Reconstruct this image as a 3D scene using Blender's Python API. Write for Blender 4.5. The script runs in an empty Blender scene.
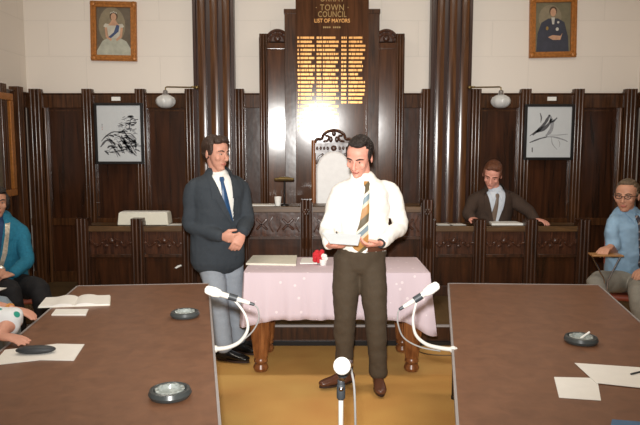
import bpy, bmesh, math, random
from mathutils import Vector as V, Matrix, noise
from mathutils.bvhtree import BVHTree
random.seed(7)
S = bpy.context.scene
COL = S.collection
PI = math.pi
# ------------------------------------------------------------------ materials
def nt(name):
    m = bpy.data.materials.new(name); m.use_nodes = True
    n = m.node_tree; b = n.nodes['Principled BSDF']
    return m, n, b
def lin(c):
    return tuple((x/255/12.92 if x/255 <= .04045 else ((x/255+.055)/1.055)**2.4) for x in c)
def mat(name, rgb, rough=.6, metal=0, var=.12, scale=20, bump=0, bscale=60, stretch=(1,1,1), coat=0, spec=.5, trans=0, sheen=0, coat_rough=.05):
    m, n, b = nt(name); L = n.links
    c = lin(rgb)
    tc = n.nodes.new('ShaderNodeTexCoord'); mp = n.nodes.new('ShaderNodeMapping')
    mp.inputs['Scale'].default_value = stretch
    L.new(tc.outputs['Object'], mp.inputs['Vector'])
    no = n.nodes.new('ShaderNodeTexNoise'); no.inputs['Scale'].default_value = scale; no.inputs['Detail'].default_value = 4
    L.new(mp.outputs[0], no.inputs['Vector'])
    r = n.nodes.new('ShaderNodeValToRGB')
    r.color_ramp.elements[0].position = .3; r.color_ramp.elements[1].position = .7
    r.color_ramp.elements[0].color = (*[max(0, x*(1-var)) for x in c], 1)
    r.color_ramp.elements[1].color = (*[min(1, x*(1+var)) for x in c], 1)
    L.new(no.outputs['Fac'], r.inputs[0]); L.new(r.outputs[0], b.inputs['Base Color'])
    b.inputs['Roughness'].default_value = rough; b.inputs['Metallic'].default_value = metal
    b.inputs['Specular IOR Level'].default_value = spec
    b.inputs['Coat Weight'].default_value = coat; b.inputs['Coat Roughness'].default_value = coat_rough
    b.inputs['Transmission Weight'].default_value = trans
    b.inputs['Sheen Weight'].default_value = sheen
    if bump:
        n2 = n.nodes.new('ShaderNodeTexNoise'); n2.inputs['Scale'].default_value = bscale; n2.inputs['Detail'].default_value = 3
        L.new(mp.outputs[0], n2.inputs['Vector'])
        bp = n.nodes.new('ShaderNodeBump'); bp.inputs['Strength'].default_value = bump; bp.inputs['Distance'].default_value = .01
        L.new(n2.outputs['Fac'], bp.inputs['Height']); L.new(bp.outputs[0], b.inputs['Normal'])
    return m
def wood(name, rgb, dark, rough=.25, scale=3, horizontal=False, spec=.5, wav=.0, coat=0, crough=.1):
    m, n, b = nt(name); L = n.links
    tc = n.nodes.new('ShaderNodeTexCoord'); mp = n.nodes.new('ShaderNodeMapping')
    mp.inputs['Scale'].default_value = (1, 12, 12) if horizontal else (12, 12, 1)
    L.new(tc.outputs['Object'], mp.inputs['Vector'])
    no = n.nodes.new('ShaderNodeTexNoise'); no.inputs['Scale'].default_value = scale; no.inputs['Detail'].default_value = 6
    no.inputs['Distortion'].default_value = .6
    L.new(mp.outputs[0], no.inputs['Vector'])
    r = n.nodes.new('ShaderNodeValToRGB')
    r.color_ramp.elements[0].position = .3; r.color_ramp.elements[1].position = .72
    r.color_ramp.elements[0].color = (*lin(dark), 1); r.color_ramp.elements[1].color = (*lin(rgb), 1)
    L.new(no.outputs['Fac'], r.inputs[0]); L.new(r.outputs[0], b.inputs['Base Color'])
    b.inputs['Roughness'].default_value = rough; b.inputs['Specular IOR Level'].default_value = spec
    b.inputs['Coat Weight'].default_value = coat; b.inputs['Coat Roughness'].default_value = crough
    if wav:
        n2 = n.nodes.new('ShaderNodeTexNoise'); n2.inputs['Scale'].default_value = 7; n2.inputs['Detail'].default_value = 2
        L.new(tc.outputs['Object'], n2.inputs['Vector'])
        bp = n.nodes.new('ShaderNodeBump'); bp.inputs['Strength'].default_value = wav; bp.inputs['Distance'].default_value = .02
        L.new(n2.outputs['Fac'], bp.inputs['Height']); L.new(bp.outputs[0], b.inputs['Normal'])
    return m
def wall_mat():
    m, n, b = nt('painted_block'); L = n.links
    tc = n.nodes.new('ShaderNodeTexCoord'); sp = n.nodes.new('ShaderNodeSeparateXYZ'); cb = n.nodes.new('ShaderNodeCombineXYZ')
    ad = n.nodes.new('ShaderNodeMath'); ad.operation = 'ADD'
    L.new(tc.outputs['Object'], sp.inputs[0]); L.new(sp.outputs[0], ad.inputs[0]); L.new(sp.outputs[1], ad.inputs[1])
    L.new(ad.outputs[0], cb.inputs[0]); L.new(sp.outputs[2], cb.inputs[1])
    br = n.nodes.new('ShaderNodeTexBrick'); br.inputs['Scale'].default_value = 1
    br.inputs['Brick Width'].default_value = .78; br.inputs['Row Height'].default_value = .37; br.inputs['Mortar Size'].default_value = .006
    br.inputs['Mortar Smooth'].default_value = .6
    c = lin((234, 225, 214))
    br.inputs['Color1'].default_value = (*c, 1); br.inputs['Color2'].default_value = (*[x*.985 for x in c], 1)
    br.inputs['Mortar'].default_value = (*[x*.93 for x in c], 1)
    L.new(cb.outputs[0], br.inputs['Vector']); L.new(br.outputs['Color'], b.inputs['Base Color'])
    b.inputs['Roughness'].default_value = .55; b.inputs['Specular IOR Level'].default_value = .25
    bp = n.nodes.new('ShaderNodeBump'); bp.inputs['Strength'].default_value = .25; bp.inputs['Distance'].default_value = .01; bp.invert = True
    L.new(br.outputs['Fac'], bp.inputs['Height']); L.new(bp.outputs[0], b.inputs['Normal'])
    return m
def carpet_mat(name, a, bcol, tile=.5):
    m, n, b = nt(name); L = n.links
    tc = n.nodes.new('ShaderNodeTexCoord')
    ck = n.nodes.new('ShaderNodeTexChecker'); ck.inputs['Scale'].default_value = 1/tile
    ck.inputs['Color1'].default_value = (*lin(a), 1); ck.inputs['Color2'].default_value = (*lin(bcol), 1)
    L.new(tc.outputs['Object'], ck.inputs['Vector'])
    no = n.nodes.new('ShaderNodeTexNoise'); no.inputs['Scale'].default_value = 160
    n3 = n.nodes.new('ShaderNodeTexNoise'); n3.inputs['Scale'].default_value = 2.2
    L.new(tc.outputs['Object'], no.inputs['Vector']); L.new(tc.outputs['Object'], n3.inputs['Vector'])
    mx = n.nodes.new('ShaderNodeMixRGB'); mx.blend_type = 'OVERLAY'; mx.inputs[0].default_value = .35
    m2 = n.nodes.new('ShaderNodeMixRGB'); m2.blend_type = 'OVERLAY'; m2.inputs[0].default_value = .3
    L.new(ck.outputs['Color'], mx.inputs[1]); L.new(no.outputs['Fac'], mx.inputs[2])
    L.new(mx.outputs[0], m2.inputs[1]); L.new(n3.outputs['Fac'], m2.inputs[2])
    L.new(m2.outputs[0], b.inputs['Base Color']); b.inputs['Roughness'].default_value = .95
    b.inputs['Specular IOR Level'].default_value = .1
    bp = n.nodes.new('ShaderNodeBump'); bp.inputs['Strength'].default_value = .4; bp.inputs['Distance'].default_value = .004
    L.new(no.outputs['Fac'], bp.inputs['Height']); L.new(bp.outputs[0], b.inputs['Normal'])
    return m
def stripe_mat(name, cols, scale, ang, rough=.5):
    m, n, b = nt(name); L = n.links
    tc = n.nodes.new('ShaderNodeTexCoord'); mp = n.nodes.new('ShaderNodeMapping')
    mp.inputs['Rotation'].default_value = (0, ang, 0)
    L.new(tc.outputs['Object'], mp.inputs['Vector'])
    sp = n.nodes.new('ShaderNodeSeparateXYZ'); L.new(mp.outputs[0], sp.inputs[0])
    mu = n.nodes.new('ShaderNodeMath'); mu.operation = 'MULTIPLY'; mu.inputs[1].default_value = scale
    fr = n.nodes.new('ShaderNodeMath'); fr.operation = 'FRACT'
    L.new(sp.outputs[2], mu.inputs[0]); L.new(mu.outputs[0], fr.inputs[0])
    r = n.nodes.new('ShaderNodeValToRGB'); r.color_ramp.interpolation = 'CONSTANT'
    el = r.color_ramp.elements
    for k, (p_, c) in enumerate(cols):
        if k < 2: e = el[k]; e.position = p_
        else: e = el.new(p_)
        e.color = (*lin(c), 1)
    L.new(fr.outputs[0], r.inputs[0]); L.new(r.outputs[0], b.inputs['Base Color'])
    b.inputs['Roughness'].default_value = rough
    return m
def spot_mat(name, base, spots, scale=40, thr=.1, rough=.8):
    m, n, b = nt(name); L = n.links
    tc = n.nodes.new('ShaderNodeTexCoord'); vo = n.nodes.new('ShaderNodeTexVoronoi'); vo.inputs['Scale'].default_value = scale
    L.new(tc.outputs['Object'], vo.inputs['Vector'])
    r = n.nodes.new('ShaderNodeValToRGB'); r.color_ramp.elements[0].position = thr*.8; r.color_ramp.elements[1].position = thr
    r.color_ramp.elements[0].color = (*lin(spots), 1); r.color_ramp.elements[1].color = (*lin(base), 1)
    L.new(vo.outputs['Distance'], r.inputs[0]); L.new(r.outputs[0], b.inputs['Base Color'])
    b.inputs['Roughness'].default_value = rough
    return m
M = {}
M['wall'] = wall_mat()
M['ceil'] = mat('ceiling_paint', (225, 222, 212), .8, var=.03)
M['carpet'] = carpet_mat('ochre_carpet', (220, 171, 102), (212, 161, 92), .9)
M['dcarpet'] = carpet_mat('dais_carpet', (104, 82, 56), (98, 77, 52))
M['wood'] = wood('dark_oak', (90, 56, 32), (46, 28, 17), .2, 3, wav=.05)
M['panel'] = wood('dark_oak_panel', (74, 42, 24), (38, 22, 13), .24, 1.6, wav=.1)
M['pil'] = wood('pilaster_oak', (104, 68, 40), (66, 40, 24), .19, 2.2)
M['pild'] = wood('pilaster_oak_ground', (66, 34, 20), (40, 20, 12), .3, 2.2)
M['board'] = wood('honours_board_oak', (96, 60, 36), (62, 38, 23), .14, 2.0, wav=.012)
M['bench'] = wood('bench_oak', (80, 48, 28), (40, 24, 15), .33, 3)
M['carve'] = wood('carved_oak', (92, 56, 38), (46, 26, 18), .3, 6, wav=.3)
M['benchtop'] = wood('bench_top_oak', (108, 78, 46), (76, 54, 32), .4, 3, True)
M['leg'] = wood('turned_leg_oak', (158, 102, 58), (108, 62, 34), .3, 3)
M['laminate'] = wood('table_laminate', (130, 92, 68), (112, 78, 57), .38, 1.2, False, spec=.4)
M['edge'] = mat('grey_edge_strip', (158, 152, 150), .4, var=.05)
M['steel'] = mat('chromed_steel', (200, 200, 205), .2, metal=1, var=.03)
M['gold'] = mat('gold_leaf', (236, 172, 96), .35, metal=.45, var=.15, scale=90)
M['dullgold'] = mat('dull_gold', (160, 128, 74), .45, metal=.3, var=.15, scale=90)
M['gilt'] = mat('gilt_frame', (170, 108, 48), .4, metal=.25, var=.25, scale=40, bump=.4, bscale=50)
M['black'] = mat('black_paint', (22, 20, 20), .4, var=.1)
M['white'] = mat('white_paper', (240, 238, 232), .7, var=.02)
M['card'] = mat('cream_card', (226, 222, 206), .7, var=.03)
M['ink'] = mat('black_ink', (88, 88, 92), .8, var=.2, scale=60)
M['palink'] = mat('pale_ink', (150, 152, 156), .8, var=.2, scale=60)
M['artpaper'] = mat('rice_paper', (204, 208, 210), .35, var=.02)
M['redseal'] = mat('red_seal_ink', (170, 80, 60), .7)
M['glass'] = mat('milk_glass', (214, 214, 212), .2, var=.03, spec=.6)
M['brass'] = mat('aged_brass', (130, 110, 70), .35, metal=.8, var=.1)
M['pink'] = spot_mat('pink_damask', (218, 200, 208), (238, 224, 228), 14, .16, .85)
M['leather'] = mat('cream_leather', (240, 238, 236), .45, var=.03, bump=.1)
M['skin'] = mat('skin', (208, 152, 130), .5, var=.06, scale=30, spec=.35)
M['skinr'] = mat('ruddy_skin', (228, 162, 142), .5, var=.06, scale=30, spec=.35)
M['skint'] = mat('tanned_skin', (196, 144, 118), .5, var=.06, scale=30, spec=.35)
M['lip'] = mat('lips', (188, 112, 100), .5)
M['eyew'] = mat('eye_white', (170, 150, 140), .3)
M['iris'] = mat('iris', (40, 30, 26), .3)
M['hairdk'] = mat('dark_brown_hair', (58, 42, 34), .45, var=.4, scale=8, stretch=(14, 3, 14), bump=.8, bscale=9)
M['hairbl'] = mat('black_hair', (36, 28, 26), .42, var=.4, scale=8, stretch=(14, 3, 14), bump=.8, bscale=9)
M['hairrd'] = mat('auburn_hair', (104, 62, 40), .5, var=.35, scale=8, stretch=(14, 3, 14), bump=.8, bscale=9)
M['hairgr'] = mat('grey_brown_hair', (98, 82, 64), .5, var=.35, scale=8, stretch=(14, 3, 14), bump=.8, bscale=9)
M['navy'] = mat('charcoal_blue_wool', (50, 57, 64), .85, var=.1, scale=120, bump=.15, bscale=300)
M['brownsuit'] = mat('brown_wool', (64, 48, 38), .85, var=.12, scale=120, bump=.15, bscale=300)
M['shirt'] = mat('white_cotton', (246, 243, 236), .75, var=.015, bump=.1, bscale=10)
M['paleshirt'] = mat('pale_cotton', (214, 222, 232), .75, var=.02)
M['blueshirt'] = mat('light_blue_cotton', (142, 176, 204), .8, var=.04, bump=.1, bscale=10)
M['teal'] = mat('teal_knit', (30, 112, 140), .85, var=.14, scale=60, bump=.3, bscale=90)
M['tealsh'] = mat('dark_blue_blouse', (40, 66, 104), .8, var=.2, scale=40)
M['greytr'] = mat('light_grey_wool', (152, 160, 170), .85, var=.05, scale=80)
M['browntr'] = mat('olive_brown_wool', (74, 62, 47), .85, var=.07, scale=80)
M['stonetr'] = mat('stone_grey_wool', (140, 136, 126), .85, var=.05, scale=80)
M['bluegreytr'] = mat('blue_grey_wool', (140, 154, 166), .85, var=.05, scale=80)
M['blackcl'] = mat('black_cloth', (22, 21, 24), .85, var=.1)
M['shoeblk'] = mat('black_shoe_leather', (22, 20, 20), .25, var=.1)
M['shoebrn'] = mat('brown_shoe_leather', (98, 62, 46), .25, var=.15)
M['sole'] = mat('shoe_sole', (50, 32, 24), .6)
M['tienavy'] = mat('navy_silk', (34, 72, 112), .4, var=.15, scale=60)
M['tiebrown'] = mat('brown_silk', (116, 98, 84), .5, var=.15, scale=60)
M['tiestripe'] = stripe_mat('striped_silk', [(0, (176, 128, 70)), (.3, (206, 196, 170)), (.42, (120, 140, 150)), (.62, (232, 224, 206)), (.72, (96, 84, 60))], 7, .75)
M['tiegrey'] = stripe_mat('grey_striped_silk', [(0, (66, 64, 74)), (.55, (150, 136, 130)), (.75, (84, 72, 72))], 22, .8)
M['floral'] = spot_mat('floral_cotton', (226, 230, 232), (40, 150, 130), 16, .3, .8)
M['green'] = mat('green_cotton', (40, 130, 112), .8, var=.1)
M['micw'] = mat('white_foam', (240, 238, 232), .8, var=.03, bump=.3, bscale=200)
M['micm'] = mat('pale_grey_enamel', (205, 202, 195), .35, var=.03)
M['rubber'] = mat('dark_grey_rubber', (50, 54, 58), .5, var=.1)
M['cable'] = mat('grey_cable', (140, 138, 136), .5, var=.03)
M['ash'] = mat('dark_grey_melamine', (62, 66, 66), .3, var=.1)
M['ashin'] = mat('ashtray_glass', (150, 156, 152), .15, var=.25, scale=50)
M['red'] = mat('red_felt', (200, 40, 48), .8, var=.1)
M['maroon'] = mat('rust_vinyl', (150, 74, 52), .5, var=.08)
M['blue'] = mat('blue_card', (70, 110, 150), .5)
M['medal'] = mat('silver_medal', (214, 206, 190), .3, metal=.6, var=.2, scale=60)
M['spongewood'] = wood('pale_tablet_wood', (176, 132, 84), (150, 106, 62), .4, 3, True)
# ------------------------------------------------------------------ mesh helpers
def link(name, me, parent=None, loc=None):
    o = bpy.data.objects.new(name, me); COL.objects.link(o)
    if parent: o.parent = parent
    if loc is not None: o.location = loc
    return o
def tag(o, label=None, cat=None, group=None, kind=None):
    if label: o['label'] = label
    if cat: o['category'] = cat
    if group: o['group'] = group
    if kind: o['kind'] = kind
    return o
def empty(name, loc, label=None, cat=None, group=None, kind=None, rz=0):
    o = link(name, None); o.location = loc; o.rotation_euler = (0, 0, rz)
    return tag(o, label, cat, group, kind)
def fin(name, bm, m, parent=None, loc=None, smooth=35, bevel=0):
    me = bpy.data.meshes.new(name)
    bmesh.ops.recalc_face_normals(bm, faces=bm.faces)
    bm.to_mesh(me); bm.free()
    if not isinstance(m, (list, tuple)): m = [m]
    for x in m: me.materials.append(M[x] if isinstance(x, str) else x)
    if smooth:
        me.shade_smooth(); me.set_sharp_from_angle(angle=math.radians(smooth))
    o = link(name, me, parent, loc)
    if bevel:
        b = o.modifiers.new('bevel', 'BEVEL'); b.width = bevel; b.segments = 2; b.limit_method = 'ANGLE'
    return o
def B(): return bmesh.new()
def box(bm, x0, x1, y0, y1, z0, z1, mi=0):
    vs = [bm.verts.new(p) for p in ((x0,y0,z0),(x1,y0,z0),(x1,y1,z0),(x0,y1,z0),(x0,y0,z1),(x1,y0,z1),(x1,y1,z1),(x0,y1,z1))]
    for f in ((0,3,2,1),(4,5,6,7),(0,1,5,4),(1,2,6,5),(2,3,7,6),(3,0,4,7)):
        bm.faces.new([vs[i] for i in f]).material_index = mi
    return vs
def prism(bm, pts, z0, z1, mi=0):       # polygon in xy extruded in z
    a = [bm.verts.new((x, y, z0)) for x, y in pts]; b = [bm.verts.new((x, y, z1)) for x, y in pts]
    n = len(pts)
    bm.faces.new(a[::-1]).material_index = mi; bm.faces.new(b).material_index = mi
    for i in range(n): bm.faces.new((a[i], a[(i+1) % n], b[(i+1) % n], b[i])).material_index = mi
def prismy(bm, pts, y0, y1, mi=0):      # polygon in xz extruded in y
    a = [bm.verts.new((x, y0, z)) for x, z in pts]; b = [bm.verts.new((x, y1, z)) for x, z in pts]
    n = len(pts)
    bm.faces.new(a).material_index = mi; bm.faces.new(b[::-1]).material_index = mi
    for i in range(n): bm.faces.new((a[i], b[i], b[(i+1) % n], a[(i+1) % n])).material_index = mi
def spline(pts, k=4):
    pts = [V(p) for p in pts]
    if len(pts) < 3: return pts
    out = []
    for i in range(len(pts)-1):
        p0 = pts[max(i-1, 0)]; p1 = pts[i]; p2 = pts[i+1]; p3 = pts[min(i+2, len(pts)-1)]
        for j in range(k):
            t = j/k
            out.append(.5*((2*p1)+(p2-p0)*t+(2*p0-5*p1+4*p2-p3)*t*t+(3*p1-p0-3*p2+p3)*t**3))
    out.append(pts[-1]); return out
def tube(bm, pts, rads, side=None, n=14, cap=True, mi=0, power=2):
    """closed loft; rads: numbers or (a along side, b across)"""
    pts = [V(p) for p in pts]
    if not isinstance(rads, (list, tuple)): rads = [rads]*len(pts)
    R = [(r, r) if not isinstance(r, (tuple, list)) else r for r in rads]
    rings = []
    sd = V(side) if side is not None else None
    def ring(c, s, b, ra, rb):
        vs = []
        for k in range(n):
            a = 2*PI*k/n; ca, sa = math.cos(a), math.sin(a)
            if power != 2:
                ca = math.copysign(abs(ca)**(2/power), ca); sa = math.copysign(abs(sa)**(2/power), sa)
            vs.append(bm.verts.new(c+s*(ra*ca)+b*(rb*sa)))
        return vs
    last = None; m = len(pts)
    for i in range(m):
        t = (pts[min(i+1, m-1)]-pts[max(i-1, 0)]).normalized()
        if sd is not None: s = (sd-t*sd.dot(t))
        elif last is not None: s = last-t*last.dot(t)
        else:
            r0 = V((1, 0, 0)) if abs(t.x) < .8 else V((0, 1, 0)); s = r0-t*r0.dot(t)
        s.normalize(); last = s; b = t.cross(s)
        if cap and i == 0:
            for q in (1, .72, .38):
                f = math.sqrt(1-q*q); e = min(R[0])
                rings.append(ring(pts[0]-t*e*q*.8, s, b, R[0][0]*max(f, .05), R[0][1]*max(f, .05)))
        rings.append(ring(pts[i], s, b, *R[i]))
        if cap and i == m-1:
            for q in (.38, .72, 1):
                f = math.sqrt(1-q*q); e = min(R[-1])
                rings.append(ring(pts[-1]+t*e*q*.8, s, b, R[-1][0]*max(f, .05), R[-1][1]*max(f, .05)))
    for a, b in zip(rings, rings[1:]):
        for k in range(n):
            bm.faces.new((a[k], a[(k+1) % n], b[(k+1) % n], b[k])).material_index = mi
    bm.faces.new(rings[0][::-1]).material_index = mi; bm.faces.new(rings[-1]).material_index = mi
def stube(bm, pts, rads, side=None, n=14, k=4, **kw):
    """smoothed tube"""
    P = spline(pts, k)
    R = [(r, r) if not isinstance(r, (tuple, list)) else r for r in rads]
    RR = []
    for i in range(len(R)-1):
        for j in range(k if len(pts) > 2 else 1):
            t = j/k; t = t*t*(3-2*t) if False else t
            RR.append((R[i][0]*(1-t)+R[i+1][0]*t, R[i][1]*(1-t)+R[i+1][1]*t))
    RR.append(R[-1]); tube(bm, P, RR, side, n, **kw)
def ell(bm, c, r, mat3=None, n=16, m=10, mi=0):
    c = V(c); rows = []
    X = mat3 if mat3 else Matrix.Identity(3)
    top = bm.verts.new(c+X@V((0, 0, r[2]))); bot = bm.verts.new(c+X@V((0, 0, -r[2])))
    for i in range(1, m):
        th = PI*i/m
        rows.append([bm.verts.new(c+X@V((r[0]*math.sin(th)*math.cos(2*PI*k/n), r[1]*math.sin(th)*math.sin(2*PI*k/n), r[2]*math.cos(th)))) for k in range(n)])
    for k in range(n):
        bm.faces.new((top, rows[0][k], rows[0][(k+1) % n])).material_index = mi
        bm.faces.new((bot, rows[-1][(k+1) % n], rows[-1][k])).material_index = mi
    for a, b in zip(rows, rows[1:]):
        for k in range(n): bm.faces.new((a[k], b[k], b[(k+1) % n], a[(k+1) % n])).material_index = mi
def lathe(bm, prof, n=20, c=(0, 0, 0), mi=0, ax='z'):
    c = V(c); rows = []
    for r, z in prof:
        row = []
        for k in range(n):
            a = 2*PI*k/n
            p = (r*math.cos(a), r*math.sin(a), z)
            if ax == 'y': p = (r*math.cos(a), z, r*math.sin(a))
            row.append(bm.verts.new(c+V(p)))
        rows.append(row)
    for a, b in zip(rows, rows[1:]):
        for k in range(n): bm.faces.new((a[k], a[(k+1) % n], b[(k+1) % n], b[k])).material_index = mi
    bm.faces.new(rows[0][::-1]).material_index = mi; bm.faces.new(rows[-1]).material_index = mi
def reeds(bm, x0, x1, yf, yb, z0, z1, n=3, half=80, gap=.0, mi=0, side=None):
    """vertical reeded strip; front towards -y; fillets of circular section"""
    w = (x1-x0)/n; pts = [(x1, yb), (x0, yb)]
    ha = math.radians(half); f = w*(1-gap)
    R = f/2/math.sin(ha)
    for k in range(n):
        cx = x0+w*(k+.5)
        if gap and k == 0: pts.append((x0, yf+R*(1-math.cos(ha))+.004))
        for j in range(9):
            a = -ha+2*ha*j/8
            pts.append((cx+R*math.sin(a), yf+R*(1-math.cos(a))))
        if gap:
            pts.append((cx+f/2+.001, yf+R*(1-math.cos(ha))+.014)); 
            if k < n-1: pts.append((cx+w-f/2-.001, yf+R*(1-math.cos(ha))+.014))
    if side is not None:   # map (x, y) onto a side wall: side = +-1 wall, x becomes y
        pts = [(side(p)) for p in pts]
    clean = [pts[0]]
    for p in pts[1:]:
        if abs(p[0]-clean[-1][0])+abs(p[1]-clean[-1][1]) > 1e-5: clean.append(p)
    prism(bm, clean, z0, z1, mi)
# ------------------------------------------------------------------ camera
T = (212.5-145)/640; PITCH = math.atan(T); CX, CZ = -.137, 1.66
cam = bpy.data.objects.new('camera', bpy.data.cameras.new('camera')); COL.objects.link(cam); S.camera = cam
cam.location = (CX, 0, CZ); cam.rotation_euler = (PI/2-PITCH, 0, 0)
cam.data.sensor_fit = 'HORIZONTAL'; cam.data.sensor_width = 36; cam.data.lens = 36; cam.data.clip_start = .05
def ray(px, py):
    u = (px-320)/640; v = -(py-212.5)/640
    return V((u, math.cos(PITCH)+v*math.sin(PITCH), -math.sin(PITCH)+v*math.cos(PITCH)))
def at(px, py, Y):
    d = ray(px, py); t = Y/d.y; return V((CX+d.x*t, Y, CZ+d.z*t))
def on(px, py, Z):
    d = ray(px, py); t = (Z-CZ)/d.z; return V((CX+d.x*t, d.y*t, Z))
# ------------------------------------------------------------------ room
HW, WY, CEIL, YB = 3.25, 6.9, 3.9, -2.2
def struct(name, bm, m, parent=None, **k):
    o = fin(name, bm, m, parent, **k)
    if not parent: o['kind'] = 'structure'
    return o
b = B(); box(b, -HW-.1, HW+.1, YB, WY+.1, -.1, 0); struct('floor', b, 'carpet')
b = B(); box(b, -HW-.1, HW+.1, YB, WY+.1, CEIL, CEIL+.1); struct('ceiling', b, 'ceil')
b = B(); box(b, -HW-.1, HW+.1, WY, WY+.12, 0, CEIL); struct('wall_back', b, 'wall')
b = B(); box(b, -HW-.12, -HW, YB, WY, 0, CEIL); struct('wall_left', b, 'wall')
b = B(); box(b, HW, HW+.12, YB, WY, 0, CEIL); struct('wall_right', b, 'wall')
DY, DZ = 5.17, .178
t = empty('floor_dais', (0, DY, 0), kind='structure')
b = B(); box(b, -HW, HW, .03, WY-DY, 0, DZ-.012); fin('platform', b, 'bench', t)
b = B(); box(b, -HW, HW, .0, WY-DY, DZ-.012, DZ); fin('carpet', b, 'dcarpet', t)
b = B(); box(b, -HW, HW, -.012, .012, DZ-.014, DZ+.003); fin('nosing', b, 'edge', t)
b = B(); box(b, -HW, HW, .005, .032, 0, .035); fin('kick_strip', b, 'black', t)
PT = 2.19          # panelling top
PX = [3.135, 2.587, 2.03, 1.505, .99]
t = empty('trim_1', (0, WY, DZ), kind='structure')
segs = [(-HW, -PX[0]), (-PX[0], -PX[1]), (-PX[1], -PX[2]), (-PX[2], -PX[3]), (-PX[4], -.72), (.72, PX[4]), (PX[3], PX[2]), (PX[2], PX[1]), (PX[1], PX[0]), (PX[0], HW)]
for a, c in segs:
    z1 = PT-DZ
    b = B(); box(b, a, c, -.03, 0, 0, z1-.005); fin('panel', b, 'panel', t)
    for q in ((-.055, -.03, z1-.14, z1), (-.05, -.03, 0, .12), (-.048, -.03, .62, .7), (-.065, 0, z1, z1+.015)):
        b = B(); box(b, a, c, *q); fin('rail', b, 'wood', t, bevel=.004)
    if c-a > .3:
        b = B(); zz = z1-.16
        prismy(b, [(a+.06, .72), (a+.075, .72), (a+.075, zz-.015), (c-.075, zz-.015), (c-.075, .72), (c-.06, .72), (c-.06, zz), (a+.06, zz)], -.04, -.03); fin('moulding', b, 'wood', t)
for sx in (-1, 1):
    for x in PX:
        w = .105 if x != PX[0] else .12
        b = B(); reeds(b, sx*x-w/2, sx*x+w/2, -.11, -.02, 0, PT-DZ+.055, 3, 75)
        prism(b, [(sx*x-w/2-.006, -.075), (sx*x+w/2+.006, -.075), (sx*x+w/2+.006, -.02), (sx*x-w/2-.006, -.02)], 0, PT-DZ+.03)
        fin('post', b, 'wood', t)
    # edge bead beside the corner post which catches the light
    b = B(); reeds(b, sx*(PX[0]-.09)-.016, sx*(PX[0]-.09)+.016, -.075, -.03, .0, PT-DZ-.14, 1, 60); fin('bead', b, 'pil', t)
for i, sx in enumerate((-1, 1)):
    t = empty('trim_%d' % (2+i), (sx*HW, 0, 0), kind='structure')
    sgn = -sx
    def sb(bm, d0, d1, y0, y1, z0, z1):
        xs = sorted((sgn*d0, sgn*d1)); box(bm, xs[0], xs[1], y0, y1, z0, z1)
    b = B(); sb(b, 0, .03, YB, WY-.12, 0, PT-.005); fin('panel', b, 'panel', t)
    b = B(); b.free()
    for q in ((.03, .05, PT-.14, PT), (.03, .045, 0, .14), (0, .065, PT, PT+.015)):
        b = B(); sb(b, q[0], q[1], YB, WY-.12, q[2], q[3]); fin('rail', b, 'wood', t)
    for y in (6.55, 6.2, 5.6, 5.0, 4.4, 3.8, 3.2, 2.6, 2.0):
        b = B(); reeds(b, -.055, .055, -.1, -.0, 0, PT+.055, 3, 75, side=lambda p: (-sx*-p[1] if False else sx*p[1], p[0]))
        fin('post', b, 'wood', t, loc=(0, y, 0))
for i, cx in enumerate((-1.243, 1.229)):
    t = empty('trim_%d' % (4+i), (cx, WY, DZ), kind='structure')
    h = CEIL-DZ
    b = B(); box(b, -.213, .213, -.1, 0, 0, h); fin('backing', b, 'pild', t)
    for q in (-.213, .178):
        b = B(); box(b, q, q+.035, -.125, -.1, 0, h); fin('edge_strip', b, 'pild', t, bevel=.004)
    for q in (-.118, .008, .134):
        b = B(); reeds(b, q-.037, q+.037, -.15, -.1, 0, h, 1, 15); fin('fillet', b, 'pil', t)
# ------------------------------------------------------------------ honours board
hb = empty('honours_board', (-.015, WY-.012, DZ), 'tall stepped dark oak honours board with gold lettering between the two pilasters', 'honours board')
def hz(z): return z-DZ
for sx in (-1, 1):
    b = B(); reeds(b, sx*.70-.043, sx*.70+.043, -.21, 0, 0, hz(2.79), 3, 75); box(b, sx*.70-.05, sx*.70+.05, -.16, 0, 0, hz(2.76)); fin('post', b, 'wood', hb)
    # wing panel, turned slightly inwards
    wp = B(); box(wp, -.12, .12, -.02, .02, 0, hz(2.70)); box(wp, -.125, .125, -.035, .02, hz(2.64), hz(2.68))
    o = fin('wing_panel', wp, 'board', hb, loc=(sx*.545, -.14, 0)); o.rotation_euler = (math.radians(.9), 0, math.radians(-3.5 if sx > 0 else 3.5))
    b = B(); box(b, sx*.425-.058, sx*.425+.058, -.225, 0, 0, hz(3.01)); box(b, sx*.425-.064, sx*.425+.064, -.235, 0, hz(2.985), hz(3.03)); fin('inner_pier', b, 'wood', hb, bevel=.004)
    # scroll carving : half disc with spiral and spokes
    b = B(); n = 18
    cx, cz, r = sx*.56, hz(2.72), .125
    pts = [(cx+r*math.cos(PI*k/n), cz+r*math.sin(PI*k/n)) for k in range(n+1)]
    prismy(b, pts, -.15, -.05)
    ring = [(cx+(r-.012)*math.cos(PI*k/n), -.155, cz+(r-.012)*math.sin(PI*k/n)) for k in range(n+1)]
    tube(b, ring, .014, n=8)
    tube(b, [(cx+.075*math.cos(PI*k/n), -.155, cz+.075*math.sin(PI*k/n)) for k in range(n+1)], .01, n=8)
    ell(b, (cx, -.155, cz+.03), (.035, .02, .035))
    for k in range(1, 6): ell(b, (cx+.09*math.cos(PI*k/6), -.155, cz+.09*math.sin(PI*k/6)), (.014, .014, .014))
    fin('scroll_carving', b, 'carve', hb)
nb = B(); box(nb, -.367, .367, -.02, .02, 0, hz(3.17)); box(nb, -.373, .373, -.04, .02, hz(3.17), hz(3.21))
box(nb, -.367, -.35, -.03, -.02, .9, hz(3.17)); box(nb, .35, .367, -.03, -.02, .9, hz(3.17))
board = fin('name_board', nb, 'board', hb, loc=(0, -.2, 0)); board.rotation_euler = (math.radians(1.3), 0, 0)
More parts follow.
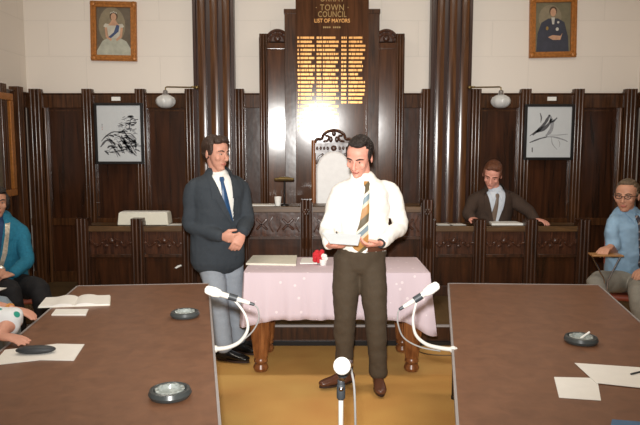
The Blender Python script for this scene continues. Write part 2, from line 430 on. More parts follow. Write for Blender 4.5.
def bar_rows(cols, name, m):
    bm = B()
    for (x0, x1, r0, r1, kind) in cols:
        for r in range(r0, r1):
            z = hz(2.738)-r*.0402
            x = x0; end = x1-random.choice((0, .0, .0, .02, .03)) if kind == 'n' else x1
            if kind == 'n' and random.random() < .12: end -= .03
            while x < end-.008:
                w = random.uniform(.006, .011)
                h = .021
                box(bm, x, min(x+w, end), -.0245, -.0205, z-h/2, z+h/2)
                x += w+random.choice((.0025, .0025, .003, .008))
    return fin(name, bm, m, board, smooth=0)
bar_rows([(-.36, -.325, 0, 24, 'd'), (-.318, -.175, 0, 24, 'n'), (-.155, -.1, 0, 24, 'd'), (-.092, .07, 0, 24, 'n'), (.095, .15, 0, 17, 'd'), (.17, .338, 0, 17, 'n')], 'name_lettering', 'gold')
def text(s, size, x, z, m, parent, y=-.0225, ext=.0015, name='lettering', font_scale=1.0, spacing=1.0):
    cu = bpy.data.curves.new('t', 'FONT'); cu.body = s; cu.size = size; cu.align_x = 'CENTER'; cu.align_y = 'CENTER'; cu.extrude = ext
    cu.space_character = spacing; cu.resolution_u = 3
    o = bpy.data.objects.new('t', cu); COL.objects.link(o)
    dg = bpy.context.evaluated_depsgraph_get(); me = bpy.data.meshes.new_from_object(o.evaluated_get(dg))
    bpy.data.objects.remove(o); me.materials.clear(); me.materials.append(M[m])
    o = link(name, me, parent); o.location = (x, y, z); o.rotation_euler = (PI/2, 0, 0)
    o.scale = (font_scale, 1, 1)
    return o
text('URRAY', .085, 0, hz(3.118), 'dullgold', board, font_scale=.85, spacing=1.1)
text('\u00b7 TOWN \u00b7', .085, 0, hz(3.03), 'dullgold', board, font_scale=.85, spacing=1.1)
text('COUNCIL', .08, 0, hz(2.965), 'dullgold', board, font_scale=.78, spacing=1.05)
text('LIST OF MAYORS', .054, 0, hz(2.903), 'gold', board, font_scale=.88, spacing=1.0)
bm_ = B()
for k in range(9):
    if k != 4: box(bm_, -.09+.02*k, -.077+.02*k, -.0235, -.0205, hz(2.832), hz(2.848))
fin('date_lettering', bm_, 'dullgold', board, smooth=0)
# ------------------------------------------------------------------ portraits and prints
def flat(bm, pts, y, mi=0, d=.002): prismy(bm, pts, y-d, y, mi)
def oval(cx, cz, rx, rz, n=20): return [(cx+rx*math.cos(2*PI*k/n), cz+rx*0+rz*math.sin(2*PI*k/n)) for k in range(n)]
for nm, c in (('p_bg', (104, 92, 76)), ('p_bg2', (116, 108, 84)), ('p_skin', (196, 152, 122)), ('p_gown', (176, 176, 160)), ('p_white', (196, 190, 174)), ('p_sash', (62, 78, 112)), ('p_hair', (84, 62, 44)), ('p_navy', (56, 58, 70)), ('p_sil', (200, 196, 186)), ('p_gold', (150, 120, 60)), ('p_light', (136, 124, 100))):
    M[nm] = mat(nm, c, .5, var=.14, scale=18)
def portrait(x0, x1, z0, z1, tilt, label, who):
    cx, cz = (x0+x1)/2, (z0+z1)/2; w, h = (x1-x0)/2, (z1-z0)/2
    t = empty('framed_portrait', (cx, WY, cz), label, 'painting')
    t.rotation_euler = (0, tilt, 0)
    b = B(); f = .06
    for q in ((-w, w, h-f, h), (-w, w, -h, -h+f), (-w, -w+f, -h+f, h-f), (w-f, w, -h+f, h-f)):
        box(b, q[0], q[1], -.045, -.002, q[2], q[3])
    for q in ((-w+.012, w-.012, h-.03, h-.012), (-w+.012, w-.012, -h+.012, -h+.03), (-w+.012, -w+.03, -h+.03, h-.03), (w-.03, w-.012, -h+.03, h-.03)):
        box(b, q[0], q[1], -.055, -.045, q[2], q[3])
    for sx in (-1, 1):
        for sz in (-1, 1): ell(b, (sx*(w-.028), -.045, sz*(h-.028)), (.03, .015, .03))
    fin('frame', b, 'gilt', t, bevel=.005)
    b = B()
    if who == 'lady':
        ms = ['p_bg', 'p_light', 'p_gown', 'p_white', 'p_skin', 'p_sash', 'p_hair']
        box(b, -w+.05, w-.05, -.02, -.002, -h+.05, h-.05)
        y = -.02
        flat(b, oval(-.02, .06, .14, .19), y, 1, .001)
        flat(b, [(-.18, -.27), (.18, -.27), (.19, -.2), (.13, -.1), (.05, -.06), (-.05, -.06), (-.12, -.1), (-.18, -.2)], y-.001, 2)
        flat(b, [(-.055, -.07), (.055, -.07), (.07, .03), (.11, .05), (.09, .08), (.03, .07), (-.03, .07), (-.09, .08), (-.11, .05), (-.07, .03)], y-.002, 3)
        flat(b, [(-.06, .06), (.06, .06), (.035, .09), (.018, .12), (-.018, .12), (-.035, .09)], y-.003, 4)
        for s in (-1, 1): flat(b, [(s*.07, .04), (s*.095, .04), (s*.085, -.06), (s*.03, -.1), (s*.02, -.08), (s*.065, -.04)], y-.003, 4)
        flat(b, [(.03, .07), (.06, .06), (.05, .0), (-.03, -.07), (-.06, -.06), (-.0, -.01)], y-.005, 5)
        flat(b, oval(0, .155, .042, .045), y-.003, 6)
        flat(b, oval(0, .147, .029, .038), y-.005, 4)
        for k in range(5): flat(b, oval(-.03+.015*k, .188+.006*(2-abs(k-2)), .006, .008, 8), y-.006, 3)
    else:
        ms = ['p_bg2', 'p_light', 'p_navy', 'p_sil', 'p_skin', 'p_gold', 'p_hair']
        box(b, -w+.05, w-.05, -.02, -.002, -h+.05, h-.05); y = -.02
        flat(b, oval(-.03, .1, .12, .13), y, 1, .001)
        flat(b, [(-.17, -.25), (.17, -.25), (.16, -.1), (.12, .05), (.05, .09), (-.05, .09), (-.12, .05), (-.16, -.06)], y-.001, 2)
        flat(b, [(-.018, .1), (.018, .1), (.012, .03), (-.008, .03)], y-.003, 3)
        flat(b, oval(0, .165, .04, .048), y-.002, 6); flat(b, oval(0, .152, .03, .042), y-.004, 4)
        flat(b, oval(.045, -.02, .016, .018, 10), y-.003, 3); flat(b, oval(.055, .05, .012, .012, 10), y-.003, 3)
        flat(b, oval(-.06, -.01, .014, .02, 10), y-.003, 5)
        flat(b, [(-.05, -.1), (.0, -.08), (.08, -.09), (.1, -.06), (.08, -.13), (.0, -.13)], y-.003, 4)
    fin('canvas', b, ms, t, smooth=0)
portrait(-2.54, -2.06, 2.54, 3.15, .02, 'gilt-framed portrait of a person in a pale gown with a blue sash', 'lady')
portrait(2.06, 2.55, 2.575, 3.2, -.02, 'gilt-framed portrait of a person in a dark navy uniform', 'man')
def stroke(bm, pts, w, mi, y):
    P = spline([(x, 0, z) for x, z in pts], 3); n = len(P)
    L_, R_ = [], []
    for i, p in enumerate(P):
        t = (P[min(i+1, n-1)]-P[max(i-1, 0)]).normalized(); s = V((-t.z, 0, t.x))
        ww = w*(.35+.65*math.sin(PI*(i+.6)/(n+.2)))*random.uniform(.7, 1.2)
        L_.append(p+s*ww); R_.append(p-s*ww)
    for i in range(n-1):
        q = [L_[i], L_[i+1], R_[i+1], R_[i]]
        prismy(bm, [(v.x, v.z) for v in q], y-.0006, y, mi)
def print_(x0, x1, z0, z1, label, which):
    cx, cz = (x0+x1)/2, (z0+z1)/2; w, h = (x1-x0)/2, (z1-z0)/2; Y0 = WY-.115
    t = empty('framed_print', (cx, Y0, cz), label, 'picture')
    b = B(); f = .028
    for q in ((-w, w, h-f, h), (-w, w, -h, -h+f), (-w, -w+f, -h+f, h-f), (w-f, w, -h+f, h-f)): box(b, q[0], q[1], -.03, 0, q[2], q[3])
    fin('frame', b, 'black', t, bevel=.003)
    b = B(); box(b, -w+.02, w-.02, -.018, -.002, -h+.02, h-.02); y = -.0182
    rs = random.Random(5 if which else 9)
    if which:   # rocky pine
        for _ in range(85):
            a = rs.uniform(-.4, 1.2); x = rs.uniform(-.17, .16); z = rs.uniform(-.2, .02)+abs(x)*-.1
            l = rs.uniform(.03, .1)
            stroke(b, [(x, z), (x+l*.5*math.cos(a), z-l*.5*math.sin(a)+.008), (x+l*math.cos(a), z-l*math.sin(a))], rs.uniform(.004, .01), rs.choice((1, 2)), y)
        stroke(b, [(.02, -.02), (.06, -.09), (.11, -.17)], .012, 1, y); stroke(b, [(-.0, -.02), (.03, -.08), (.09, -.15)], .006, 1, y)
        stroke(b, [(.06, -.02), (.13, -.03), (.17, -.1), (.17, -.17)], .012, 2, y); stroke(b, [(.04, -.0), (.12, .0), (.18, -.06)], .005, 1, y)
        stroke(b, [(-.19, -.08), (-.13, -.02), (-.05, .02), (.05, .0)], .007, 1, y); stroke(b, [(-.2, -.14), (-.15, -.08), (-.12, -.07)], .01, 1, y)
        for _ in range(48):
            x = rs.uniform(.0, .18); z = rs.uniform(.03, .19)-abs(x-.1)*.3; l = rs.uniform(.02, .06)
            stroke(b, [(x-l/2, z), (x, z+.006), (x+l/2, z+rs.uniform(-.01, .02))], rs.uniform(.003, .008), rs.choice((1, 2)), y)
        stroke(b, [(.12, .02), (.11, .08), (.13, .15)], .004, 1, y)
        for k in range(4): stroke(b, [(-.18, .1-.018*k), (-.172, .094-.018*k)], .004, 3 if k > 1 else 1, y)
    else:       # branch with bird
        stroke(b, [(-.17, -.03), (-.1, .03), (-.04, .1), (0, .18)], .018, 1, y); stroke(b, [(-.13, .0), (-.06, .03), (0, .09), (.02, .14)], .018, 1, y)
        stroke(b, [(.0, .18), (.03, .1), (.02, .02), (-.03, -.04)], .02, 2, y); stroke(b, [(-.2, -.11), (-.1, -.07), (-.02, -.05)], .008, 1, y)
        stroke(b, [(-.2, -.04), (-.12, .02), (-.06, .06)], .006, 1, y)
        stroke(b, [(-.05, -.05), (.05, -.05), (.16, -.08), (.2, -.1)], .007, 2, y); stroke(b, [(.0, -.03), (.1, -.03), (.2, -.02)], .004, 2, y)
        stroke(b, [(.02, .1), (.05, .12), (.08, .15)], .01, 1, y); stroke(b, [(.03, -.05), (.04, -.12), (.09, -.18)], .004, 2, y)
        stroke(b, [(-.1, .2), (-.085, .15), (-.09, .1)], .006, 1, y)
        stroke(b, [(.1, -.08), (.12, -.12), (.11, -.16)], .003, 2, y)
        stroke(b, [(-.17, -.16), (-.168, -.21)], .006, 1, y)
    fin('print', b, ['artpaper', 'ink', 'palink', 'redseal'], t, smooth=0)
    return Y0
print_(-2.5, -1.99, 1.46, 2.098, 'black-framed brush painting of a rocky pine hung on the dark panelling', 1)
print_(2.005, 2.525, 1.503, 2.085, 'black-framed brush painting of a sweeping branch hung on the dark panelling', 0)
for x, lb in ((-2.29, 'small white card label on the panelling above the rocky pine painting'), (2.31, 'small white card label on the panelling above the sweeping branch painting')):
    b = B(); box(b, -.047, .047, -.004, 0, -.02, .02); tag(fin('card_label', b, 'white', None, loc=(x, WY-.056, PT-.045), smooth=0), lb, 'label')
# big gilt frame on the left side wall
t = empty('framed_picture', (-HW+.05, 5.95, 1.66), 'tall gilt-framed dark picture hung on the panelled left side wall', 'painting')
b = B(); w, h, f = .42, .5, .07
for q in ((-w, w, h-f, h), (-w, w, -h, -h+f), (-w, -w+f, -h+f, h-f), (w-f, w, -h+f, h-f)): box(b, 0.001, .05, q[0], q[1], q[2], q[3])
fin('frame', b, 'gilt', t, bevel=.006)
b = B(); box(b, .001, .02, -w+.05, w-.05, -h+.05, h-.05); fin('canvas', b, 'p_bg', t)
# ------------------------------------------------------------------ wall lamps
def wall_lamp(sx, lb):
    y = WY-.16
    t = empty('wall_lamp', (sx*1.455+.0, y, 2.255), lb, 'lamp')
    b = B(); lathe(b, [(.0, -.0), (.022, 0), (.022, .008), (.008, .014)], 14, (0, 0, 0)); 
    tube(b, [(-sx*.03, 0, 0), (sx*.27, 0, .005), (sx*.285, 0, -.0), (sx*.288, 0, -.035)], .007, n=8)
    tube(b, [(-sx*.045, 0, 0), (-sx*.03, 0, 0)], .02, n=12)
    fin('arm', b, 'brass', t)
    b = B(); lathe(b, [(.02, -.03), (.026, -.04), (.03, -.075), (.034, -.08)], 16, (sx*.288, 0, 0)); fin('holder', b, 'steel', t)
    b = B(); rows = []; N = 32
    prof = [(.03, -.075), (.055, -.085), (.088, -.105), (.102, -.135), (.098, -.165), (.075, -.195), (.045, -.21), (.01, -.213)]
    for r, z in prof:
        rows.append([b.verts.new((sx*.288+r*(1+.045*math.cos(8*2*PI*k/N)*min(1, r/.05-.3))*math.cos(2*PI*k/N), r*(1+.045*math.cos(8*2*PI*k/N)*min(1, r/.05-.3))*math.sin(2*PI*k/N), z)) for k in range(N)])
    for p_, q_ in zip(rows, rows[1:]):
        for k in range(N): b.faces.new((p_[k], p_[(k+1) % N], q_[(k+1) % N], q_[k]))
    b.faces.new(rows[0]); b.faces.new(rows[-1]); fin('lamp_shade', b, 'glass', t, smooth=60)
wall_lamp(-1, 'milk-glass wall lamp on a brass arm, behind the man in the charcoal jacket')
wall_lamp(1, 'milk-glass wall lamp on a brass arm, above the seated man in brown')
# ------------------------------------------------------------------ benches on the dais
def bench(name, lb, xs, Y, top, ptop, post_w, depth, carved, grp=None):
    x0, x1 = xs[0], xs[-1]; cx = (x0+x1)/2
    t = empty(name, (cx, Y, DZ), lb, 'bench', grp)
    H = top-DZ; xs = [x-cx for x in xs]
    b = B(); box(b, xs[0], xs[-1], .0, depth, H-.03, H); box(b, xs[0], xs[-1], -.02, .05, H-.055, H-.0); fin('desk_top', b, 'benchtop', t, bevel=.004)
    for x in xs:
        b = B(); reeds(b, x-post_w/2, x+post_w/2, -.07, .06, 0, ptop-DZ, 3, 75)
        box(b, x-post_w/2-.006, x+post_w/2+.006, -.03, .06, 0, ptop-DZ-.03)
        if carved:
            for k in range(6):
                a = PI*k/3; ell(b, (x+.022*math.cos(a), -.073, ptop-DZ-.11+.022*math.sin(a)), (.014, .008, .014), n=8, m=6)
            ell(b, (x, -.075, ptop-DZ-.11), (.012, .01, .012), n=8, m=6)
            for k in (-1, 0, 1): ell(b, (x+k*.03, -.065, ptop-DZ-.4), (.01, .012, .06), n=8, m=6)
        fin('post', b, 'bench', t)
    for a, c in zip(xs, xs[1:]):
        a2, c2 = a+post_w/2, c-post_w/2; w = c2-a2; m = (a2+c2)/2
        zf0 = H-.28
        b = B(); box(b, a2, c2, .02, .04, 0, H-.03); fin('lower_panel', b, 'panel', t)
        for q in ((-.01, .02, zf0-.03, zf0), (.0, .02, 0, .1)):
            b = B(); box(b, a2, c2, *q); fin('rail', b, 'bench', t, bevel=.003)
        b = B(); box(b, a2, c2, .005, .02, zf0, H-.055)
        zc = (zf0+H-.055)/2
        if carved:
            nn = 2
            for i in range(nn):
                c0 = a2+w*(i+.5)/nn
                for dx in (-1, 1):
                    tube(b, [(c0-.045, .0, zc+dx*.045), (c0+.045, .0, zc-dx*.045)], .012, n=6)
            for i in range(nn+1):
                c0 = a2+w*i/nn
                for q in (-1, 1):
                    if a2 < c0+q*.03 < c2: tube(b, [(c0+q*.02, .004, zc+.07), (c0+q*.06, .004, zc), (c0+q*.02, .004, zc-.07)], .006, n=6) if a2 < c0+q*.06 < c2 else None
        else:
            for q in (-1, 1):     # scrolled garland
                pts = [(m+q*(.02+.03*k), -.0, zc+.035*math.sin(k*1.25)) for k in range(7)]
                tube(b, [p for p in pts if a2 < p[0] < c2], .011, n=6)
                for k in range(4): ell(b, (m+q*(.05+.045*k), -.0, zc-.03+.03*(k % 2)), (.022, .01, .016), n=8, m=6)
            ell(b, (m, -.002, zc+.02), (.03, .014, .03), n=10, m=8)
        fin('carved_frieze', b, 'carve', t)
    # end panels
    for x in (xs[0], xs[-1]-.02):
        b = B(); box(b, x, x+.02, .05, depth, 0, H-.03); fin('end_panel', b, 'panel', t)
    return t
bench('council_bench', 'dark oak bench with reeded posts carrying the white archive box, left of the honours board', [-2.45, -1.915, -1.42, -.93], 6.2, .875, .95, .11, .27, False)
bench('council_bench', 'dark oak bench with reeded posts at which the man in the brown suit sits', [.93, 1.42, 1.92, 2.43], 6.2, .875, .94, .11, .27, False)
bench('presiding_bench', 'taller carved dark oak bench directly below the honours board, behind the pink table', [-.85, -.262, .262, .85], 5.9, 1.095, 1.16, .1, .32, True)
# ------------------------------------------------------------------ presiding chair
t = empty('presiding_chair', (0.0, 6.42, DZ), 'tall carved oak chair with an arched cream leather back, behind the carved bench', 'chair')
for sx in (-1, 1):
    b = B(); reeds(b, sx*.2-.022, sx*.2+.022, -.025, .025, 0, 1.53, 1, 70); fin('back_post', b, 'leg', t)
    b = B(); tube(b, [(sx*.2, -.42, 0), (sx*.2, -.42, .45)], [.02, .028], n=10); fin('leg', b, 'bench', t)
    b = B(); tube(b, [(sx*.22, .0, .68), (sx*.22, -.3, .7), (sx*.22, -.42, .66)], .022, n=8); tube(b, [(sx*.21, -.4, .45), (sx*.22, -.4, .66)], .018, n=8); fin('armrest', b, 'bench', t)
b = B(); box(b, -.22, .22, -.44, 0, .4, .45); fin('seat_frame', b, 'bench', t)
b = B(); ell(b, (0, -.22, .46), (.2, .21, .055)); fin('seat', b, 'leather', t)
b = B(); n = 20
pts = [(-.175, .52), (.175, .52)]+[(.175*math.cos(PI*k/n), 1.22+.2*math.sin(PI*k/n)) for k in range(n+1)]
prismy(b, pts, -.045, .005); fin('back_cushion', b, 'leather', t, bevel=.018)
b = B(); box(b, -.19, .19, 0, .02, .5, 1.5); box(b, -.19, .19, -.02, .02, 1.4, 1.5)
ell(b, (0, -.025, 1.45), (.03, .012, .03), n=12, m=6)
for sx in (-1, 1):
    for k in range(4): ell(b, (sx*(.06+.035*k), -.022, 1.45), (.013, .01, .018), n=8, m=6)
    tube(b, [(sx*.175, -.01, 1.3), (sx*.15, -.01, 1.36), (sx*.11, -.01, 1.39)], .012, n=6)
fin('back_frame', b, 'carve', t)
b = B()
for sx in (-1, 1):
    tube(b, spline([(sx*.19, 0, 1.5), (sx*.17, 0, 1.54), (sx*.12, 0, 1.545), (sx*.1, 0, 1.59), (sx*.05, 0, 1.62), (0, 0, 1.63)], 3), .014, n=8)
    tube(b, spline([(sx*.1, 0, 1.52), (sx*.06, 0, 1.53), (sx*.05, 0, 1.57), (sx*.08, 0, 1.575)], 3), .01, n=8)
    ell(b, (sx*.03, 0, 1.54), (.02, .012, .03), n=8, m=6)
ell(b, (0, 0, 1.6), (.022, .014, .03), n=8, m=6)
fin('crest_carving', b, 'carve', t)
# ------------------------------------------------------------------ things on benches
t = empty('archive_box', (-1.885, 6.36, .875), 'long white cardboard box lying on the bench left of the honours board', 'box')
b = B()
vs = box(b, -.25, .25, -.1, .1, 0, .12)
for v in vs[4:]: v.co.x *= .96; v.co.y *= .8
fin('box_body', b, 'card', t, bevel=.006)
b = B(); box(b, -.23, .23, -.07, .07, .12, .126); fin('lid', b, 'white', t, bevel=.002)
def paper(name, pts, z, m, label, cat, th=.0015, group=None, loc=None):
    c = V((sum(p[0] for p in pts)/len(pts), sum(p[1] for p in pts)/len(pts)))
    b = B(); prism(b, [(p[0]-c.x, p[1]-c.y) for p in pts], 0, th)
    o = fin(name, b, m, None, loc=(c.x, c.y, z), smooth=0); return tag(o, label, cat, group)
paper('paper_sheet', [(-1.64, 6.24), (-1.47, 6.24), (-1.49, 6.36), (-1.62, 6.36)], .875, 'white', 'small white sheet beside the white box on the left bench', 'paper', .003)
paper('paper_sheet', [(-.78, 5.93), (-.56, 5.93), (-.58, 6.1), (-.78, 6.1)], 1.095, 'white', 'flat white papers on the tall carved bench beside the white cup', 'paper', .006)
paper('paper_sheet', [(1.02, 6.24), (1.14, 6.24), (1.13, 6.36), (1.0, 6.36)], .875, 'white', 'white sheet on the right bench, the one nearest the pilaster', 'paper', .005)
paper('paper_sheet', [(1.17, 6.23), (1.3, 6.25), (1.28, 6.36), (1.15, 6.34)], .875, 'white', "white sheet on the right bench beside the brown-suited man's right hand", 'paper', .004)
paper('paper_sheet', [(1.55, 6.24), (1.86, 6.24), (1.84, 6.42), (1.57, 6.42)], .875, 'white', 'white papers on the bench under the brown-suited man between his hands', 'paper', .02)
p = at(178, 266.5, 6.19)
b = B(); prismy(b, [(-.035, -.014), (-.02, -.022), (.035, .006), (.03, .018), (-.005, .008)], -.004, 0); tag(fin('paper_slip', b, 'white', None, loc=(p.x, 6.199, p.z), smooth=0), 'small white slip on the bench front beside the hip of the man in charcoal', 'paper')
t = empty('desk_microphone', (-.475, 6.0, 1.095), 'small dark desk microphone with a brass crossbar on the tall carved bench', 'microphone')
b = B(); lathe(b, [(.05, 0), (.05, .008), (.012, .018)], 16); fin('base', b, 'black', t)
b = B(); tube(b, [(0, 0, .015), (.004, 0, .24)], .007, n=8); fin('stem', b, 'black', t)
b = B(); tube(b, [(-.085, 0, .245), (-.03, 0, .25), (.03, 0, .25), (.085, 0, .245)], [.012, .02, .02, .014], n=10); fin('crossbar', b, 'brass', t)
t = empty('cup', (-.53, 5.96, 1.095), 'small white patterned cup on the tall carved bench beside the desk microphone', 'cup')
b = B(); lathe(b, [(.024, 0), (.034, .085), (.031, .085), (.022, .008)], 18); fin('body', b, 'white', t)
# ------------------------------------------------------------------ pink table
PZ = .76
t = empty('serving_table', (-.018, 4.8, 0), 'oak table with turned legs standing on the carpet beneath the pink cloth', 'table')
for x, y in ((-.555, -.225), (.555, -.225), (-.545, .22), (.545, .22)):
    b = B(); lathe(b, [(.02, 0), (.038, .008), (.047, .032), (.038, .06), (.024, .07), (.042, .08), (.042, .09), (.036, .105), (.05, .2), (.058, .36), (.056, .52), (.04, .55), (.05, .57), (.05, .66), (.04, .7)], 18, (0, 0, 0))
    for v in b.verts: v.co.x *= 1.22; v.co.y *= 1.22
    for k in range(12):
        a = 2*PI*k/12; tube(b, [(.043*math.cos(a), .043*math.sin(a), .11), (.068*math.cos(a), .068*math.sin(a), .3), (.068*math.cos(a), .068*math.sin(a), .5)], .007, n=5)
    fin('leg', b, 'leg', t, loc=(x, y, 0))
b = B(); box(b, -.62, .62, -.25, .27, .62, .72); fin('apron', b, 'bench', t)
b = B(); box(b, -.64, .64, -.3, .29, .72, .752); fin('table_top', b, 'bench', t, bevel=.004)
# cloth: top plus draped skirt
b = B(); nx, rows = 96, []
x0, x1, y0, y1 = -.658, .658, -.325, .305
def loop_pt(s):   # s in 0..1 around perimeter starting back-left going left side, front, right side, back
    per = [(x0, y1), (x0, y0), (x1, y0), (x1, y1), (x0, y1)]
    L = [y1-y0, x1-x0, y1-y0, x1-x0]; tot = sum(L); d = s*tot
    for i in range(4):
        if d <= L[i]+1e-9: f = d/L[i]; a, c = per[i], per[i+1]; return V((a[0]+(c[0]-a[0])*f, a[1]+(c[1]-a[1])*f)), i
        d -= L[i]
    return V(per[0]), 3
N = 240; ringc = []
drops = []
for k in range(N):
    p, sd = loop_pt(k/N); ringc.append(p)
for lv in range(9):
    f = lv/8; row = []
    for k in range(N):
        p = ringc[k]; out = V((max(-1, min(1, p.x/x1)), 0)) if abs(abs(p.x)-x1) < 1e-6 else V((0, -1 if p.y < 0 else 1))
        cd = min((p-V(c)).length for c in ((x0, y0), (x1, y0), (x0, y1), (x1, y1)))
        cornerdir = V((math.copysign(1, p.x), math.copysign(1, p.y))).normalized()
        wf = math.exp(-(cd/.1)**2)
        drop = .33+(.11 if (p.x > 0) else .05)*math.exp(-(cd/.13)**2)
        if p.y > 0 and abs(p.x) < x1-.02: drop = .3
        wave = .012*math.sin(k*.55)+.006*math.sin(k*1.3+1)
        o = out*(.006+f*(.008+wave))+cornerdir*(wf*(.06 if p.x > 0 else .02)*f)
        row.append(b.verts.new((p.x+o.x, p.y+o.y, PZ-.012*(f > 0)-drop*f if f > 0 else PZ-.003)))
    rows.append(row)
top = [b.verts.new((p.x*.99, p.y*.985, PZ)) for p in ringc]
b.faces.new(top)
for k in range(N): b.faces.new((top[k], top[(k+1) % N], rows[0][(k+1) % N], rows[0][k]))
for a, c in zip(rows, rows[1:]):
    for k in range(N): b.faces.new((a[k], a[(k+1) % N], c[(k+1) % N], c[k]))
o = fin('tablecloth', b, 'pink', None, loc=(-.018, 4.8, 0), smooth=50)
tag(o, 'pale pink patterned cloth draped over the table behind the two standing men', 'tablecloth')
sm = o.modifiers.new('solid', 'SOLIDIFY'); sm.thickness = .002; sm.offset = -1
paper('document_folder', [on(246, 265, PZ)[:2], on(253, 257, PZ)[:2], on(297, 257, PZ)[:2], on(296, 266, PZ)[:2]], PZ+.001, 'card', 'large pale green-white folder on the near left corner of the pink table', 'folder', .014)
paper('booklet', [on(300, 264, PZ)[:2], on(302, 259, PZ)[:2], on(317, 259, PZ)[:2], on(317, 264, PZ)[:2]], PZ+.001, 'white', 'small white booklet with dark print on the pink table beside the red posy', 'booklet', .008)
q = on(321, 265.5, PZ)
t = empty('posy_ornament', (q.x, q.y+.02, PZ), 'small red and white flower posy in a white pot on the pink table', 'ornament')
b = B(); lathe(b, [(.022, 0), (.034, .045), (.03, .045), (.02, .006)], 16, (.015, 0, 0)); fin('pot', b, 'white', t)
b = B()
for k in range(14):
    ell(b, (-.02+random.uniform(-.028, .03), random.uniform(-.02, .02), .06+random.uniform(-.03, .05)), (.02, .016, .02), n=8, m=6)
fin('red_flowers', b, 'red', t)
b = B()
for k in range(7): ell(b, (.026+random.uniform(-.012, .012), -.02+random.uniform(-.01, .01), .062+random.uniform(-.012, .012)), (.018, .014, .018), n=8, m=6)
fin('white_flowers', b, 'white', t)
# ------------------------------------------------------------------ council tables
TZ = .75
def ctable(P4, lb):
    c = V((sum(p[0] for p in P4)/4, sum(p[1] for p in P4)/4))
    Q = [(p[0]-c.x, p[1]-c.y) for p in P4]
    t = empty('council_table', (c.x, c.y, 0), lb, 'table', None)
    b = B(); prism(b, Q, TZ-.03, TZ); fin('table_top', b, 'laminate', t, bevel=.003)
    b = B()
    for i in range(4):
        a, d = V(Q[i]), V(Q[(i+1) % 4]); u = (d-a).normalized(); nn = V((u.y, -u.x))
        if nn.dot((a+d)/2) < 0: nn = -nn
        prism(b, [tuple(a-nn*.001), tuple(d-nn*.001), tuple(d+nn*.009), tuple(a+nn*.009)], TZ-.034, TZ+.0015)
    fin('edge_strip', b, 'edge', t)
    for q in Q:
        x, y = q[0]*.86, q[1]*.93
        b = B(); tube(b, [(x, y, .012), (x, y, TZ-.03)], .019, n=10, cap=False); lathe(b, [(.022, 0), (.022, .02), (.018, .024)], 12, (x, y, 0)); fin('leg', b, 'black', t)
    b = B(); k = [(p[0]*.84, p[1]*.92) for p in Q]
    for i in range(4):
        a, d = V(k[i]), V(k[(i+1) % 4]); u = (d-a).normalized(); nn = V((u.y, -u.x))*.012
        prism(b, [tuple(a-nn), tuple(d-nn), tuple(d+nn), tuple(a+nn)], TZ-.09, TZ-.03)
    fin('apron', b, 'black', t)
    return t
ctable([(-.877, 4.156), (-.334, 1.3), (-1.378, 1.3), (-1.708, 4.08)], 'long red-brown council table carrying two ashtrays and an open book')
ctable([(.716, 4.159), (.186, 1.3), (1.148, 1.3), (1.68, 4.11)], 'long red-brown council table carrying one ashtray and two white papers')
def ashtray(px, py, s, lb, cig=False):
    p = on(px, py, TZ+.012)
    t = empty('ashtray', (p.x, p.y, TZ), lb, 'ashtray', 'round ashtrays on the council tables')
    b = B(); lathe(b, [(.06*s, 0), (.072*s, .004), (.078*s, .016), (.072*s, .03), (.062*s, .033), (.056*s, .028), (.05*s, .012)], 32); fin('rim', b, 'ash', t)
    b = B(); lathe(b, [(.052*s, .012), (.053*s, .03), (.046*s, .031), (.04*s, .016), (.012*s, .014)], 28)
    for k in range(10):
        a = 2*PI*k/10; ell(b, (.047*s*math.cos(a), .047*s*math.sin(a), .03), (.008, .008, .004), n=6, m=4)
    fin('glass_dish', b, 'ashin', t)
    if cig:
        b = B(); tube(b, [(.0, 0, .022), (.028, -.02, .055)], .0045, n=8); o = fin('cigarette', b, 'white', None, loc=t.location)
        tag(o, 'white cigarette leaning in the ashtray on the right table', 'cigarette')
ashtray(170, 393.5, 1, 'dark round ashtray with a glass dish, nearest the camera on the left table')
ashtray(185, 314.5, 1, 'dark round ashtray nearest the man in the charcoal jacket, on the left table')
ashtray(581, 340, .98, 'dark round ashtray with a white cigarette in it, on the right table', True)
# papers on tables
paper('paper_sheet', [on(*p, TZ)[:2] for p in ((554, 377.5), (597, 378.5), (601, 401), (559, 398))], TZ+.001, 'white', 'square white sheet on the right table, overlapped by the longer sheet', 'paper')
paper('paper_sheet', [on(*p, TZ)[:2] for p in ((574.5, 364), (648, 369), (650, 390), (596, 384))], TZ+.0035, 'white', 'long white sheet with a pen on it at the right edge of the right table', 'paper')
paper('blue_booklet', [on(*p, TZ)[:2] for p in ((612, 421), (650, 424), (650, 440), (608, 438))], TZ+.001, 'blue', 'blue booklet at the near right corner of the right table', 'booklet', .005)
p0, p1 = on(631, 374, TZ+.009), on(645, 370.5, TZ+.009)
b = B(); tube(b, [(0, 0, 0), tuple(p1-p0)], .0035, n=8); tag(fin('pen', b, 'rubber', None, loc=p0), 'dark pen lying on the long white sheet on the right table', 'pen')
